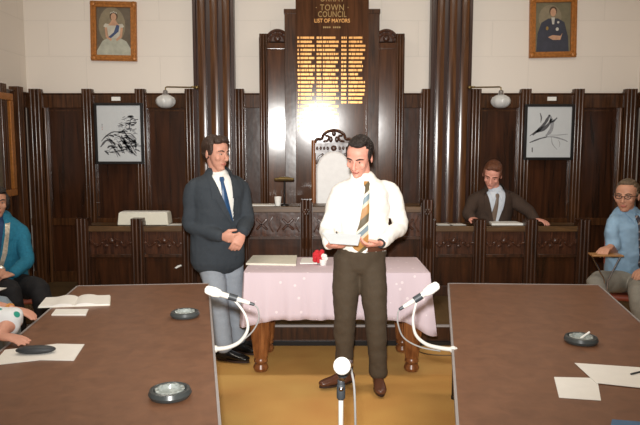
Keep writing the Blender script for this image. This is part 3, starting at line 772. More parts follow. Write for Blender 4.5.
# open book
c = on(75, 302.5, TZ)
t = empty('open_book', (c.x, c.y, TZ), 'open white book lying near the far outer corner of the left table', 'book')
A_ = [on(*p, TZ)-c for p in ((38.5, 308), (46, 299), (110, 296.5), (109.5, 305.5))]
Lf, Lb, Rb, Rf = [V((a.x, a.y, 0)) for a in A_]
mf, mb = (Lf+Rf)/2, (Lb+Rb)/2
for nm, (f0, b0, f1, b1) in (('pages', (Lf, Lb, mf, mb)), ('pages', (mf, mb, Rf, Rb))):
    b = B(); n = 10; tp, bt = [], []
    for i in range(n+1):
        s = i/n; e = s if f0 == mf else 1-s        # e=0 at spine
        z = .004+.011*math.sin(min(1, e*1.6)*PI)*.9*(1 if e < .62 else max(0, (1-e)/.38))**.7+.006
        if e < .05: z = .006
        f, g = f0.lerp(f1, s), b0.lerp(b1, s)
        tp.append((b.verts.new((f.x, f.y, z)), b.verts.new((g.x, g.y, z)))); bt.append((b.verts.new((f.x, f.y, .002)), b.verts.new((g.x, g.y, .002))))
    for i in range(n):
        b.faces.new((tp[i][0], tp[i+1][0], tp[i+1][1], tp[i][1])); b.faces.new((bt[i][0], bt[i][1], bt[i+1][1], bt[i+1][0]))
        b.faces.new((tp[i][0], bt[i][0], bt[i+1][0], tp[i+1][0])); b.faces.new((tp[i][1], tp[i+1][1], bt[i+1][1], bt[i][1]))
    for i in (0, n): b.faces.new((tp[i][0], tp[i][1], bt[i][1], bt[i][0]))
    fin(nm, b, 'white', t)
b = B(); prism(b, [tuple(v.xy*1.02) for v in (Lf, mf, Rf, Rb, mb, Lb)], 0, .002); fin('cover', b, 'card', t)
paper('notepad', [on(*p, TZ)[:2] for p in ((51.5, 315.5), (56, 310), (88.5, 310), (86, 315.5))], TZ, 'white', 'small white notepad in front of the open book on the left table', 'notepad', .006)
paper('paper_sheet', [on(*p, TZ)[:2] for p in ((-8, 366), (5, 350.5), (57, 344.5), (84.5, 345), (74, 361), (40, 360.5))], TZ+.001, 'white', 'large white sheets under the dark case on the left table', 'paper', .003)
c = on(36, 354, TZ)
t = empty('spectacle_case', (c.x, c.y, TZ+.004), 'dark rounded case lying on the white sheets at the outer edge of the left table', 'case')
b = B(); ell(b, (0, 0, .016), (.085, .032, .018), n=24, m=12); o = fin('case_body', b, 'rubber', t); o.rotation_euler = (0, 0, .12)
# ------------------------------------------------------------------ microphones
def goose(name, lb, Y, pipe, mic, cable, clip, base_edge):
    o0 = at(*pipe[0], Y)
    t = empty(name, o0, lb, 'microphone', 'gooseneck microphones clamped to the tables')
    L = lambda px, py, dy=0: at(px, py, Y+dy)-o0
    b = B(); P = spline([L(*p) for p in pipe], 5); n = len(P)
    tube(b, P, [.0105-.005*min(1, i/n*1.4) for i in range(n)], n=10); fin('gooseneck', b, 'micm', t)
    b = B(); h, m_, e = L(*mic[0]), L(*mic[1]), L(*mic[2]); d = (e-h).normalized()
    tube(b, [h, h+d*.03, h+d*.055, h+d*.06], [.02, .023, .018, .0135], n=16); fin('mic_head', b, 'micw', t)
    b = B(); tube(b, [h+d*.055, m_, e], [.0135, .0125, .009], n=14); fin('mic_body', b, 'micm', t)
    b = B(); tube(b, [e-d*.012, e+d*.022], [.0085, .007], n=10); fin('plug', b, 'rubber', t)
    b = B(); c = L(*clip); tube(b, [c-d*.02, c+d*.02], .0155, n=14, cap=False); tube(b, [c, P[-1]], .009, n=8); fin('clip', b, 'rubber', t)
    b = B(); tube(b, spline([e+d*.02]+[L(*p) for p in cable], 5), .0035, n=8); fin('cable', b, 'cable', t)
    b = B(); ell(b, P[0]-V((0, 0, 0)), (.017, .017, .017)); s = V(base_edge)
    tube(b, [P[0], P[0]+s], .012, n=10); fin('clamp', b, 'micm', t)
goose('gooseneck_microphone', 'white gooseneck microphone on the left table, in front of the man in charcoal', 2.84,
      [(215, 349), (228, 347.5), (240, 341.5), (247.5, 330), (246.5, 318), (241, 308), (233, 299)], [(208, 290), (232, 297.5), (249, 303)],
      [(258, 309), (258.5, 320), (252, 332), (240, 342), (226, 349)], (233, 297.5), (-.012, 0, 0))
goose('gooseneck_microphone', 'white gooseneck microphone clamped to the inner edge of the right table', 2.8,
      [(453, 349.5), (440, 348), (426, 344), (416, 335), (413, 322), (414, 312), (417, 300)], [(436, 286), (418, 298), (404, 306.5)],
      [(398, 313), (398, 324), (404, 338), (420, 347), (440, 351)], (418, 298), (.012, 0, 0))
# front floor microphone
m0 = at(342, 366, 1.78)
t = empty('floor_microphone', (m0.x, 1.86, 0), 'round white-headed microphone on a floor stand between the two council tables', 'microphone')
def R(p): return V(p)-V((m0.x, 1.86, 0))
mz = m0.z
b = B(); lathe(b, [(.13, 0), (.13, .012), (.05, .025), (.015, .035)], 28); fin('base', b, 'rubber', t)
b = B(); tube(b, [(0, 0, .03), (0, 0, mz-.11)], .0075, n=12); fin('pole', b, 'micm', t)
b = B(); tube(b, [(0, 0, mz-.125), (0, 0, mz-.09)], .013, n=12); tube(b, [(0, 0, mz-.09), (.0, -.0, mz-.075)], .011, n=12); fin('clutch', b, 'rubber', t)
b = B(); ell(b, (0, -.012, mz-.095), (.008, .008, .008)); ell(b, (.003, -.005, mz-.06), (.013, .013, .015)); tube(b, [(0, 0, mz-.08), (.004, -.002, mz-.055)], .009, n=10); fin('swivel', b, 'steel', t)
b = B(); ell(b, (0, -.08, mz), (.0255, .0255, .0255), n=24, m=16); fin('mic_head', b, 'micw', t)
b = B(); tube(b, [(0, -.068, mz-.002), (.012, -.02, mz-.018), (.026, .04, mz-.035)], [.021, .017, .013], n=16); fin('mic_body', b, 'steel', t)
b = B(); tube(b, [(.004, -.01, mz-.05), (.01, -.005, mz-.03)], .016, n=12); fin('clip', b, 'rubber', t)
b = B(); tube(b, spline([(.027, .045, mz-.038), (.035, .07, mz-.07), (.045, .06, mz-.15), (.046, .03, mz-.4), (.03, .02, .3), (.02, .05, .06), (.1, .2, .012), (.12, .5, .007)], 6), .0036, n=8); fin('cable', b, 'cable', t)
# floor cable by the right table
M['olive'] = mat('olive_cable', (112, 88, 56), .6)
b = B(); tube(b, spline([on(*p, .005) for p in ((404, 334), (408, 344), (420, 352), (436, 355), (458, 355), (475, 352))], 6), .005, n=8, cap=True)
tag(fin('floor_cable', b, 'olive', None), 'thin olive cable lying on the ochre carpet beside the right table', 'cable')
# ------------------------------------------------------------------ people
def remesh(bm, voxel, smooth=4):
    me = bpy.data.meshes.new('tmp'); bmesh.ops.recalc_face_normals(bm, faces=bm.faces); bm.to_mesh(me); bm.free()
    o = bpy.data.objects.new('tmp', me); COL.objects.link(o)
    r = o.modifiers.new('r', 'REMESH'); r.mode = 'VOXEL'; r.voxel_size = voxel
    if smooth:
        s = o.modifiers.new('s', 'SMOOTH'); s.iterations = smooth; s.factor = .5
    dg = bpy.context.evaluated_depsgraph_get(); new = bpy.data.meshes.new_from_object(o.evaluated_get(dg))
    bpy.data.objects.remove(o); bpy.data.meshes.remove(me); return new
def frame(f, up=(0, 0, 1)):
    f = V(f).normalized(); x = V(up).cross(f).normalized(); z = f.cross(x)
    return Matrix((x, -f, z)).transposed()
def ik(a, c, l1, l2, pole):
    a, c = V(a), V(c); d = c-a; L = d.length
    if L > (l1+l2)*.999:
        k = L/((l1+l2)*.999); l1 *= k; l2 *= k
    x = (l1*l1-l2*l2+L*L)/(2*L); h = math.sqrt(max(0, l1*l1-x*x)); u = d.normalized()
    p = V(pole); p = (p-u*p.dot(u)).normalized()
    return a+u*x+p*h
def head_prims(bm, C, X, s=1.0, wide=1.0):
    P = lambda x, y, z: C+X@V((x*wide*s, y*s, z*s))
    def e(c, r, rot=None):
        m3 = X@rot if rot else X
        ell(bm, P(*c), (r[0]*wide*s, r[1]*s, r[2]*s), m3)
    e((0, .018, .032), (.076, .096, .086))
    tube(bm, [P(0, -.02, .045), P(0, -.026, 0), P(0, -.03, -.035), P(0, -.038, -.07), P(0, -.05, -.098)],
         [(.068*s*wide, .066*s), (.068*s*wide, .062*s), (.063*s*wide, .058*s), (.052*s*wide, .046*s), (.033*s*wide, .028*s)], side=X@V((1, 0, 0)), n=20)
    e((0, -.072, -.1), (.021, .016, .014))
    tube(bm, [P(0, -.086, .012), P(0, -.1, -.014), P(0, -.111, -.034)], [.0075*s, .0095*s, .0125*s], n=10)
    for q in (-1, 1):
        e((q*.011, -.1, -.037), (.008, .009, .007))
        tube(bm, [P(q*.014, -.083, .02), P(q*.034, -.08, .026), P(q*.052, -.066, .02)], [.008*s, .009*s, .007*s], n=8)
        e((q*.042, -.064, -.026), (.02, .019, .022))
        e((q*.079, .012, -.008), (.008, .018, .032), Matrix.Rotation(q*.35, 3, 'Z'))
    e((0, -.087, -.062), (.024, .009, .006)); e((0, -.085, -.072), (.02, .009, .006))
def hand_prims(bm, W, d, n, thumb, curl=.35, s=1.0, tcurl=.3, spread=.06):
    W, d, n = V(W), V(d).normalized(), V(n); n = (n-d*n.dot(d)).normalized(); sd = d.cross(n)*thumb   # thumb side
    tube(bm, [W-d*.02, W+d*.01, W+d*.05*s, W+d*.09*s], [(.027*s, .019*s), (.03*s, .018*s), (.041*s, .017*s), (.04*s, .013*s)], side=sd, n=14)
    for k, (off, ln, rr) in enumerate(((.031, .072, .0092), (.0105, .08, .0095), (-.0105, .075, .0092), (-.031, .06, .0082))):
        p = W+d*(.086*s)+sd*off*s; dd = (d+sd*(off*spread*20)*.3).normalized(); P = [p-d*.02, p]
        a = 0
        for seg in (.46, .3, .24):
            a += curl*(1+.12*k); v = dd*math.cos(a)+n*math.sin(a); P.append(P[-1]+v*ln*seg*s)
        tube(bm, P, [rr*s, rr*s*1.03, rr*s, rr*s*.92, rr*s*.8], n=10)
    p = W+d*.025*s+sd*.026*s; v1 = (d*.7+sd*.75+n*.25).normalized(); v2 = (d*.9+sd*(.45-tcurl)+n*tcurl).normalized()
    tube(bm, [p-v1*.01, p+v1*.035*s, p+v1*.035*s+v2*.032*s, p+v1*.035*s+v2*.055*s], [.013*s, .0125*s, .0105*s, .0085*s], n=10)
def shoe(name, A, d, m, parent, base, s=1.0, up=V((0, 0, 1))):
    A = V(A); d = V((d[0], d[1], d[2] if len(d) > 2 else 0)).normalized(); sd = d.cross(up).normalized(); u = sd.cross(d)
    # A is ankle; sole is .09 below
    z = -u*.09*s
    b = B()
    P = [A+z-d*.065*s+u*.04, A+z-d*.03*s+u*.045, A+z+d*.03*s+u*.045, A+z+d*.09*s+u*.036, A+z+d*.15*s+u*.03, A+z+d*.19*s+u*.026]
    stube(b, P, [(.03*s, .032), (.036*s, .04), (.038*s, .04), (.046*s, .031), (.046*s, .024), (.034*s, .019)], side=sd, n=16, k=3)
    tube(b, [A+z+u*.03+d*.0, A+u*.015-d*.005], [.042*s, .045*s], side=sd, n=14)
    me = remesh(b, .006, 4)
    sp = A+z+u*.012
    me.transform(Matrix.Translation(-V(base)))
    me.materials.append(M[m]); me.shade_smooth(); o = link(name, me, parent)
    b = B(); outl = []
    for k in range(20):
        a = 2*PI*k/20; c = math.cos(a); w = .04*s*(1.08 if c > 0 else .82)
        outl.append(A+z+d*(.065*s+c*.142*s)+sd*(w*math.sin(a))-V(base))
    lo = [b.verts.new(p+u*.0) for p in outl]; hi = [b.verts.new(p+u*.014) for p in outl]
    b.faces.new(lo[::-1]); b.faces.new(hi)
    for k in range(20): b.faces.new((lo[k], lo[(k+1) % 20], hi[(k+1) % 20], hi[k]))
    fin('sole', b, 'sole', o)
    return o
def person(cfg):
    g = cfg; base = V(g['base'])
    root = empty('person', base, g['label'], 'person')
    mw = {}
    up = V((0, 0, 1))
    SR, SL = V(g['sR'])-V((0, 0, .032)), V(g['sL'])-V((0, 0, .032))
    lat = (SL-SR).normalized(); neck = V(g['neck']); pel = V(g['pelvis'])
    spine = (neck-pel).normalized(); fwd = -(spine.cross(-lat)).normalized()   # forwards
    if fwd.dot(V(g['face'])) < 0: fwd = -fwd
    g['fwd'] = fwd
    hip_lat = V(g.get('hiplat', lat)).normalized()
    ws = g.get('ws', 1.0)
    # ---- body
    b = B()
    C = V(g['head']); X = frame(g['look'], g.get('hup', (0, 0, 1)))
    hs = g.get('hs', 1.0)
    head_prims(b, C, X, hs, g.get('wide', 1.0))
    nb = C+X@V((0, .028*hs, -.055*hs))
    tube(b, [nb+X@V((0, 0, .03)), nb.lerp(neck, .6), neck-spine*.03], [.05*hs, .053*hs, .066*hs], n=16)
    tl = (neck-pel).length
    def tors(grow, w=1.0, low=-.12, dep=1.0, bulk=0):
        pts, rr = [], []
        for f, a, c in ((0, .165, .105), (.2, .155, .105), (.42, .15, .11), (.65, .165, .115), (.8, .168, .108), (.9, .145, .088), (.96, .105, .072), (1.0, .07, .058)):
            aa = (a+bulk*(1 if f < .6 else .5))*ws*w+grow; cc = (c+bulk*(1 if f < .6 else .4))*dep+grow
            pts.append(pel+spine*tl*f+fwd*(.012*math.sin(f*PI))); rr.append((aa, cc))
        if low < 0:
            pts.insert(0, pel+V((0, 0, low))); rr.insert(0, (.165*ws*w+grow, .11*dep+grow))
        return pts, rr
    P, Rr = tors(-.022, low=0, w=.95); stube(b, P, Rr, side=lat, n=20, k=2)
    EL, ER = V(g['eL']), V(g['eR']); WL, WR = V(g['wL']), V(g['wR'])
    for s_, e_, w_ in ((SL, EL, WL), (SR, ER, WR)):
        stube(b, [s_-(s_-neck).normalized()*.05, s_, s_.lerp(e_, .5), e_, e_.lerp(w_, .4), w_], [.04, .046, .042, .036, .036, .025], n=14, k=3)
    for k in ('L', 'R'):
        h = g['h'+k]; hand_prims(b, {'L': WL, 'R': WR}[k], h['d'], h['n'], h['t'], h.get('curl', .35), h.get('s', 1.0), h.get('tcurl', .3))
    HL, HR = V(g['hipL']), V(g['hipR'])
    for h_, k_, a_ in ((HL, V(g['kL']), V(g['aL'])), (HR, V(g['kR']), V(g['aR']))):
        stube(b, [h_, h_.lerp(k_, .5), k_, k_.lerp(a_, .35), a_], [.074, .066, .05, .05, .034], n=14, k=3)
        tube(b, [a_, a_+V((0, 0, -.045))], [.034, .034], n=10)
    ell(b, pel, (.13*ws, .09, .09))
    me = remesh(b, g.get('voxel', .0052), 3)
    # lips
    me.materials.append(M[g['skin']]); me.materials.append(M['lip'])
    mouth = C+X@V((0, -.094*hs, -.067*hs)); Xi = X.transposed()
    for p in me.polygons:
        v = Xi@(p.center-mouth)
        if abs(v.x) < .022 and abs(v.z) < .0085-abs(v.x)*.2 and abs(v.y) < .02: p.material_index = 1
    me.transform(Matrix.Translation(-base)); me.shade_smooth(); body = link('body', me, root)
    # ---- eyes and brows
    for q in (-1, 1):
        b = B(); c = C+X@V((q*.031*hs, -.0735*hs, .004*hs)); 
        ell(b, c-base, (.0115*hs, .0105*hs, .0058*hs if not g.get('lids') else .0035), X, n=14, m=10)
        ell(b, c-base+X@V((g.get('gaze', 0)*.003, -.0085*hs, -.001)), (.005*hs, .0038*hs, .005*hs), X, n=10, m=8, mi=1)
        fin('eye', b, ['eyew', 'iris'], root)
        b = B(); tube(b, [C+X@V((q*.013, -.0925, .0225))*hs-base, C+X@V((q*.033, -.0905, .0295))*hs-base, C+X@V((q*.054, -.0735, .0235))*hs-base], [.0035, .005, .003], n=8); fin('eyebrow', b, g['hair'], root)
    # ---- hair
    b = B()
    def he(c, r, rot=None): ell(b, C+X@(V(c)*hs), (r[0]*hs, r[1]*hs, r[2]*hs), X@rot if rot else X, n=20, m=14)
    he((0, .038 if g.get('style') == 'receding' else .03, .042), (.0835, .094, .09))
    st = g.get('style', 'side')
    he((0, .052, -.005), (.074, .064, .07 if st == 'short_full' else .058))
    if st == 'side':
        he((.012, -.025, .1), (.066, .055, .03)); he((-.03, -.045, .09), (.035, .03, .022)); he((.04, -.04, .088), (.032, .032, .024))
        for q in (-1, 1): he((q*.074, -.012, .025), (.012, .03, .04))
    elif st == 'receding':
        he((0, -.01, .105), (.06, .06, .022)); he((0.01, -.03, .1), (.035, .035, .02))
        for q in (-1, 1): he((q*.074, -.004, .022), (.011, .026, .034))
    elif st == 'thin':
        he((0, .0, .1), (.055, .055, .022))
        for q in (-1, 1): he((q*.074, .0, .018), (.011, .022, .03))
    elif st == 'short_full':
        he((0, -.012, .088), (.074, .07, .045)); he((-.025, -.066, .082), (.035, .02, .018)); he((.03, -.062, .088), (.035, .02, .016))
        for q in (-1, 1): he((q*.075, -.004, .0), (.022, .045, .062))
        he((0, .06, -.03), (.078, .06, .07))
    me = remesh(b, .006, 3)
    for v in me.vertices:
        loc = X.transposed()@(v.co-C)
        n_ = noise.noise(V((loc.x*60, loc.y*14, loc.z*40)))
        v.co += (v.co-C).normalized()*n_*.006
    me.transform(Matrix.Translation(-base)); me.materials.append(M[g['hair']]); me.shade_smooth(); link('hair', me, root)
    def cloth(name, b, m, vox=.009, sm=5, wr=.004, cut=None, ws_=1.0):
        me = remesh(b, vox, sm)
        nn = [v.normal.copy() for v in me.vertices]
        for v, n_ in zip(me.vertices, nn):
            p = v.co
            k = noise.noise(V((p.x*9, p.y*9, p.z*13)))+.5*noise.noise(V((p.x*24+3, p.y*24, p.z*30)))
            r = 1-abs(noise.noise(V((p.x*7+5, p.y*7, p.z*5+p.x*8))))*2.2
            v.co = p+n_*(wr*k+wr*.6*max(0, r))
        if cut:
            bm = bmesh.new(); bm.from_mesh(me)
            kill = [f for f in bm.faces if cut(f.calc_center_median())]
            bmesh.ops.delete(bm, geom=kill, context='FACES')
            for _ in range(6):
                new = {}
                for v in bm.verts:
                    nb_ = [e.other_vert(v).co for e in v.link_edges if e.is_boundary]
                    if len(nb_) == 2: new[v] = v.co*.4+(nb_[0]+nb_[1])*.3
                for v, c_ in new.items(): v.co = c_
            bm.to_mesh(me); bm.free()
        bv = BVHTree.FromPolygons([v.co.copy() for v in me.vertices], [tuple(p.vertices) for p in me.polygons])
        me.transform(Matrix.Translation(-base)); me.materials.append(M[m]); me.shade_smooth()
        o = link(name, me, root)
        return o, bv
    def sleeves(b, r, end=1.0, scale=1.0):
        for s_, e_, w_ in ((SL, EL, WL), (SR, ER, WR)):
            ins = s_-(s_-neck).normalized()*.07
            if end >= .9 and not g.get('slcut'):
                we = e_.lerp(w_, .93)
                stube(b, [ins, s_, s_.lerp(e_, .35), s_.lerp(e_, .7), e_, e_.lerp(w_, .5), we], [r-.006, r-.004, r-.002, r-.006, r-.009, r-.014, r-.02], n=16, k=3)
            else:
                stube(b, [ins, s_, s_.lerp(e_, .5), s_.lerp(e_, end)], [r-.006, r-.004, r-.004, r+.002], n=16, k=3)
    # ---- trousers or skirt
    b = B(); tr = g.get('tr', .088)
    for h_, k_, a_ in ((HL, V(g['kL']), V(g['aL'])), (HR, V(g['kR']), V(g['aR']))):
        stube(b, [h_, h_.lerp(k_, .5), k_, k_.lerp(a_, .5), k_.lerp(a_, .96)], [tr, tr-.005, tr-.021, tr-.03, tr-.034], n=18, k=3)
    stube(b, [pel+spine*.1, pel+spine*.02, pel+V((0, 0, -.05))], [(.155*ws, .11), (.162*ws, .117), (.155*ws, .11)], side=hip_lat, n=20, k=3)
    trs, _ = cloth('trousers' if not g.get('skirt') else 'skirt', b, g['trm'], .01, 4, .006)
    # ---- shirt
    bulk = g.get('bulk', 0)
    b = B(); P, Rr = tors(.004 if g.get('jacket') else .012, low=0 if g.get('jacket') or g.get('seated') or g.get('tucked') else -.1, bulk=bulk)
    if g.get('tucked'): Rr[0] = (.14, .1); Rr[1] = (.168, .118)
    stube(b, P, Rr, side=lat, n=24, k=2)
    if not g.get('jacket'): sleeves(b, g.get('sl', .06), g.get('slend', 1.0))
    else: sleeves(b, .046, 1.0)
    shirt, sbv = cloth('shirt', b, g['shirt'], .009, 4, .002 if g.get('jacket') else .0095)
    def surf(bv, a, c, off):
        o = neck+lat*a+spine*c+fwd*.6
        r = bv.ray_cast(o, -fwd)
        if r[0] is None:
            return neck+lat*a+spine*c+fwd*.1
        return r[0]+fwd*off
    def strip(name, pts, bv, m, off=.004, th=.004, na=5, bulge=0, parent=root, k=5, smooth_d=True):
        """pts: (a_left, a_right, c) rows in chest frame"""
        rows = []
        for (l0, r0, c0), (l1, r1, c1) in zip(pts, pts[1:]):
            for j in range(k):
                t_ = j/k; rows.append((l0+(l1-l0)*t_, r0+(r1-r0)*t_, c0+(c1-c0)*t_))
        rows.append(pts[-1]); b = B(); F, Bk = [], []
        for (l, r, c) in rows:
            fr, bk = [], []
            for i in range(na+1):
                s_ = i/na; p = surf(bv, l+(r-l)*s_, c, off+bulge*math.sin(PI*s_))
                fr.append(p)
            F.append(fr)
        if smooth_d:
            for _ in range(3):
                G = [[p.copy() for p in r] for r in F]
                for i in range(1, len(F)-1):
                    for j in range(na+1):
                        d = ((F[i-1][j]+F[i+1][j])/2-F[i][j]).dot(fwd); G[i][j] = F[i][j]+fwd*max(d, 0)*.6
                F = G
        fv = [[b.verts.new(p+fwd*th-base) for p in r] for r in F]; bv_ = [[b.verts.new(p-fwd*.006-base) for p in r] for r in F]
        n_ = len(F)
        for i in range(n_-1):
            for j in range(na):
                b.faces.new((fv[i][j], fv[i][j+1], fv[i+1][j+1], fv[i+1][j])); b.faces.new((bv_[i][j], bv_[i+1][j], bv_[i+1][j+1], bv_[i][j+1]))
            b.faces.new((fv[i][0], fv[i+1][0], bv_[i+1][0], bv_[i][0])); b.faces.new((fv[i][na], bv_[i][na], bv_[i+1][na], fv[i+1][na]))
        for i in (0, n_-1):
            for j in range(na): b.faces.new((fv[i][j], fv[i][j+1], bv_[i][j+1], bv_[i][j]))
        return fin(name, b, m, parent, smooth=50)
    g['strip'] = strip; g['surf'] = surf; g['sbv'] = sbv; g['lat'] = lat; g['spine'] = spine; g['neckv'] = neck; g['root'] = root; g['cloth'] = cloth
    # collar band
    if g.get('collar', True):
        b = B(); N = 28; rr = []
        cdir = (nb-neck).normalized()
        for (h, ra, t_) in ((-.03, .076, 0), (.012, .068, 0), (.034, .064, 0), (.034, .059, 1), (-.03, .066, 1)):
            row = []
            for k in range(N):
                a = 2*PI*k/N; dn = math.cos(a)     # 1 = front
                low = -.02*max(0, dn)
                row.append(b.verts.new(neck+cdir*(h+low)+fwd*(ra*dn+.008)+lat*(ra*1.02*math.sin(a))-base))
            rr.append(row)
        for a_, c_ in zip(rr, rr[1:]+rr[:1]):
            for k in range(N): b.faces.new((a_[k], a_[(k+1) % N], c_[(k+1) % N], c_[k]))
        co = fin('collar', b, g['shirt'], root)
        for q in (-1, 1):
            strip('collar_point', [(q*.004, q*.066, .006), (q*.014, q*.062, -.02), (q*.03, q*.05, -.05), (q*.044, q*.046, -.07)], sbv, g['shirt'], .012, .003, 3, parent=co)
    tl_ = g.get('tielen', .42); tw = g.get('tiew', .04); tx = g.get('tieskew', 0)
    if g.get('tie'):
        tie = strip('tie', [(-.016, .016, -.012), (-.02, .02, -.028), (-.012, .012, -.05), (-.018+tx*.2, .018+tx*.2, -.12), (-.028+tx*.6, .028+tx*.6, -tl_*.6), (-tw+tx, tw+tx, -tl_+.04), (-tw*.7+tx, tw*.7+tx, -tl_+.02), (-.004+tx, .004+tx, -tl_)], sbv, g['tie'], .009, .007, 6, .004)
    # ---- jacket
    if g.get('jacket'):
        vl = g.get('vlen', .34); vw = g.get('vw', .085); vx = g.get('vx', 0.0)
        hem = g.get('hem', -.12)
        b = B(); P, Rr = tors(.026, low=hem if hem < 0 else 0, bulk=bulk)
        if hem < 0: Rr[0] = (Rr[0][0]+.012, Rr[0][1]+.008)
        stube(b, P, Rr, side=lat, n=24, k=2); sleeves(b, g.get('sl', .066), 1.0)
        def cut(p):
            r = p-neck; a, c, f = r.dot(lat), r.dot(spine), r.dot(fwd)
            if f < -.02: return False
            if c > -.0: return abs(a) < vw*.8 and f > .0
            tt = -c/vl
            return tt < 1 and abs(a-vx*tt) < vw*(1-tt)**.9
        jk, jbv = cloth('jacket', b, g['jacket'], .009, 5, .005, cut)
        for q in (-1, 1):
            lw = .05
            rowsL = []
            for tt, w in ((-.02, .03), (.12, .04), (.3, .056), (.46, .074), (.5, .05), (.75, .034), (1.0, .006)):
                inner = vw*(1-max(tt, 0))**.9; rowsL.append((q*inner+vx*tt-q*.01, q*(inner+w)+vx*tt, -vl*tt))
            strip('lapel', rowsL, jbv, g['jacket'], .003, .004, 4, parent=jk, k=4)
        b = B()
        for c_ in (.04, .15):
            p = surf(jbv, vx+.012, -vl-c_, .002); ell(b, p-base, (.009, .009, .009), n=10, m=6)
        fin('button', b, 'rubber', jk)
        g['jbv'] = jbv
    # cuffs
    if g.get('cuffs'):
        for e_, w_ in ((EL, WL), (ER, WR)):
            b = B(); d = (w_-e_).normalized(); tube(b, [w_-d*.05-base, w_-d*.004-base], [.035, .034], n=16, cap=False); fin('cuff', b, g['shirt'], root)
    # shoes
    for k in ('L', 'R'):
        if g.get('shoes'): shoe('shoe', g['a'+k], g['f'+k], g['shoes'], root, base, g.get('ss', 1.0))
    return root, g
def glasses(g, C, X, hs=1.0):
    b = B(); base = V(g['base'])
    for q in (-1, 1):
        pts = [C+X@V((q*.033+-0+.023*math.cos(2*PI*k/18), -.1, .003+.0145*math.sin(2*PI*k/18)))-base for k in range(19)]
        tube(b, pts, .0028, n=6)
        tube(b, [C+X@V((q*.058, -.102, .01))-base, C+X@V((q*.082, -.06, .01))-base, C+X@V((q*.086, .01, .006))-base], .0024, n=6)
    tube(b, [C+X@V((-.008, -.105, .006))-base, C+X@V((0, -.108, .009))-base, C+X@V((.008, -.105, .006))-base], .0026, n=6)
    fin('spectacles', b, 'black', g['root'])
# ---- man in white shirt, standing
gB = dict(base=(.11, 4.2, 0), label='man in a white shirt and striped tie standing before the pink table reading a paper', face=(0, -1, 0),
    pelvis=(.145, 4.22, .93), neck=(.145, 4.22, 1.44), sR=(-.01, 4.18, 1.375), sL=(.345, 4.24, 1.375),
    head=(.115, 4.15, 1.583), look=(-.36, -.82, -.42), hup=(-.05, -.35, 1), skin='skinr', hair='hairbl', style='receding', lids=1, wide=1.0, hs=1.02,
    eL=(.4, 4.24, 1.12), eR=(-.085, 4.18, 1.11), wL=(.25, 4.0, 1.045), wR=(-.075, 3.99, 1.03),
    hL=dict(d=(-.85, -.25, -.12), n=(0, .3, 1), t=-1, curl=.45), hR=dict(d=(.5, -.55, .05), n=(0, .3, 1), t=1, curl=.45),
    hipL=(.205, 4.22, .9), hipR=(.045, 4.22, .9), kL=(.238, 4.19, .5), kR=(.03, 4.22, .5), aL=(.262, 4.24, .1), aR=(.03, 4.29, .1),
    fL=(.02, -1, 0), fR=(-.86, -.42, 0), trm='browntr', tr=.094, shirt='shirt', sl=.061, bulk=.008, tucked=True, ws=1.0,
    tie='tiestripe', tielen=.47, tiew=.052, tieskew=-.045, shoes='shoebrn', ss=.93)
rB, gB = person(gB)
b = B(); base = V(gB['base']); pel = V(gB['pelvis'])
tube(b, [pel+V((0, 0, .04))-base, pel+V((0, 0, .07))-base], [(.166, .122), (.166, .122)], side=(1, 0, 0), n=30, cap=False); fin('belt', b, 'shoebrn', rB)
b = B(); d = (V(gB['wL'])-V(gB['eL'])).normalized(); w = V(gB['wL'])
tube(b, [w-d*.0-base, w+d*.014-base], .031, n=16, cap=False); fin('wristwatch', b, 'rubber', rB)
b = B()
c4 = [at(322, 233, 3.88), at(361, 234.5, 3.9), at(358, 245.5, 3.79), at(330, 243.5, 3.78)]
cc = sum(c4, V())/4; nrm = (c4[1]-c4[0]).cross(c4[3]-c4[0]).normalized()*.0008
vs = [b.verts.new(p-cc+nrm) for p in c4]+[b.verts.new(p-cc-nrm) for p in c4]
b.faces.new(vs[:4]); b.faces.new(vs[4:][::-1])
for i in range(4): b.faces.new((vs[i], vs[(i+1) % 4], vs[4+(i+1) % 4], vs[4+i]))
M['palepaper'] = mat('pale_paper', (206, 212, 216), .7, var=.02)
tag(fin('paper_sheet', b, 'palepaper', None, loc=cc, smooth=0), 'white sheet of paper held open by the man in the white shirt', 'paper')
# ---- man in charcoal jacket
gA = dict(base=(-.9, 4.85, 0), label='man in a charcoal jacket, navy tie and grey trousers standing with clasped hands', face=(.5, -.85, 0),
    pelvis=(-.93, 4.9, .94), neck=(-.915, 4.9, 1.435), sR=(-1.1, 4.83, 1.36), sL=(-.755, 4.98, 1.365),
    head=(-.922, 4.86, 1.598), look=(.8, -.6, -.12), skin='skin', hair='hairdk', style='side', hs=1.06, gaze=1,
    eR=(-1.12, 4.83, 1.05), eL=(-.705, 4.92, 1.08), wR=(-.87, 4.71, .985), wL=(-.715, 4.73, 1.01),
    hR=dict(d=(.88, -.1, -.15), n=(-.2, .75, .3), t=1, curl=.6, s=1.05), hL=dict(d=(-.35, -.35, -.8), n=(-.4, .8, -.3), t=-1, curl=.4, s=1.05),
    hipL=(-.85, 4.93, .9), hipR=(-1.01, 4.87, .9), kL=(-.82, 4.98, .5), kR=(-.93, 4.84, .5), aL=(-.8, 5.0, .1), aR=(-.87, 4.8, .1),
    fL=(.85, -.4, 0), fR=(.92, -.32, 0), trm='greytr', tr=.1, shirt='shirt', jacket='navy', vlen=.36, vw=.075, vx=.07, hem=-.175, bulk=.012, ws=1.05, sl=.068,
    tie='tienavy', tielen=.4, tiew=.04, tieskew=.05, shoes='shoeblk', cuffs=True)
person(gA)
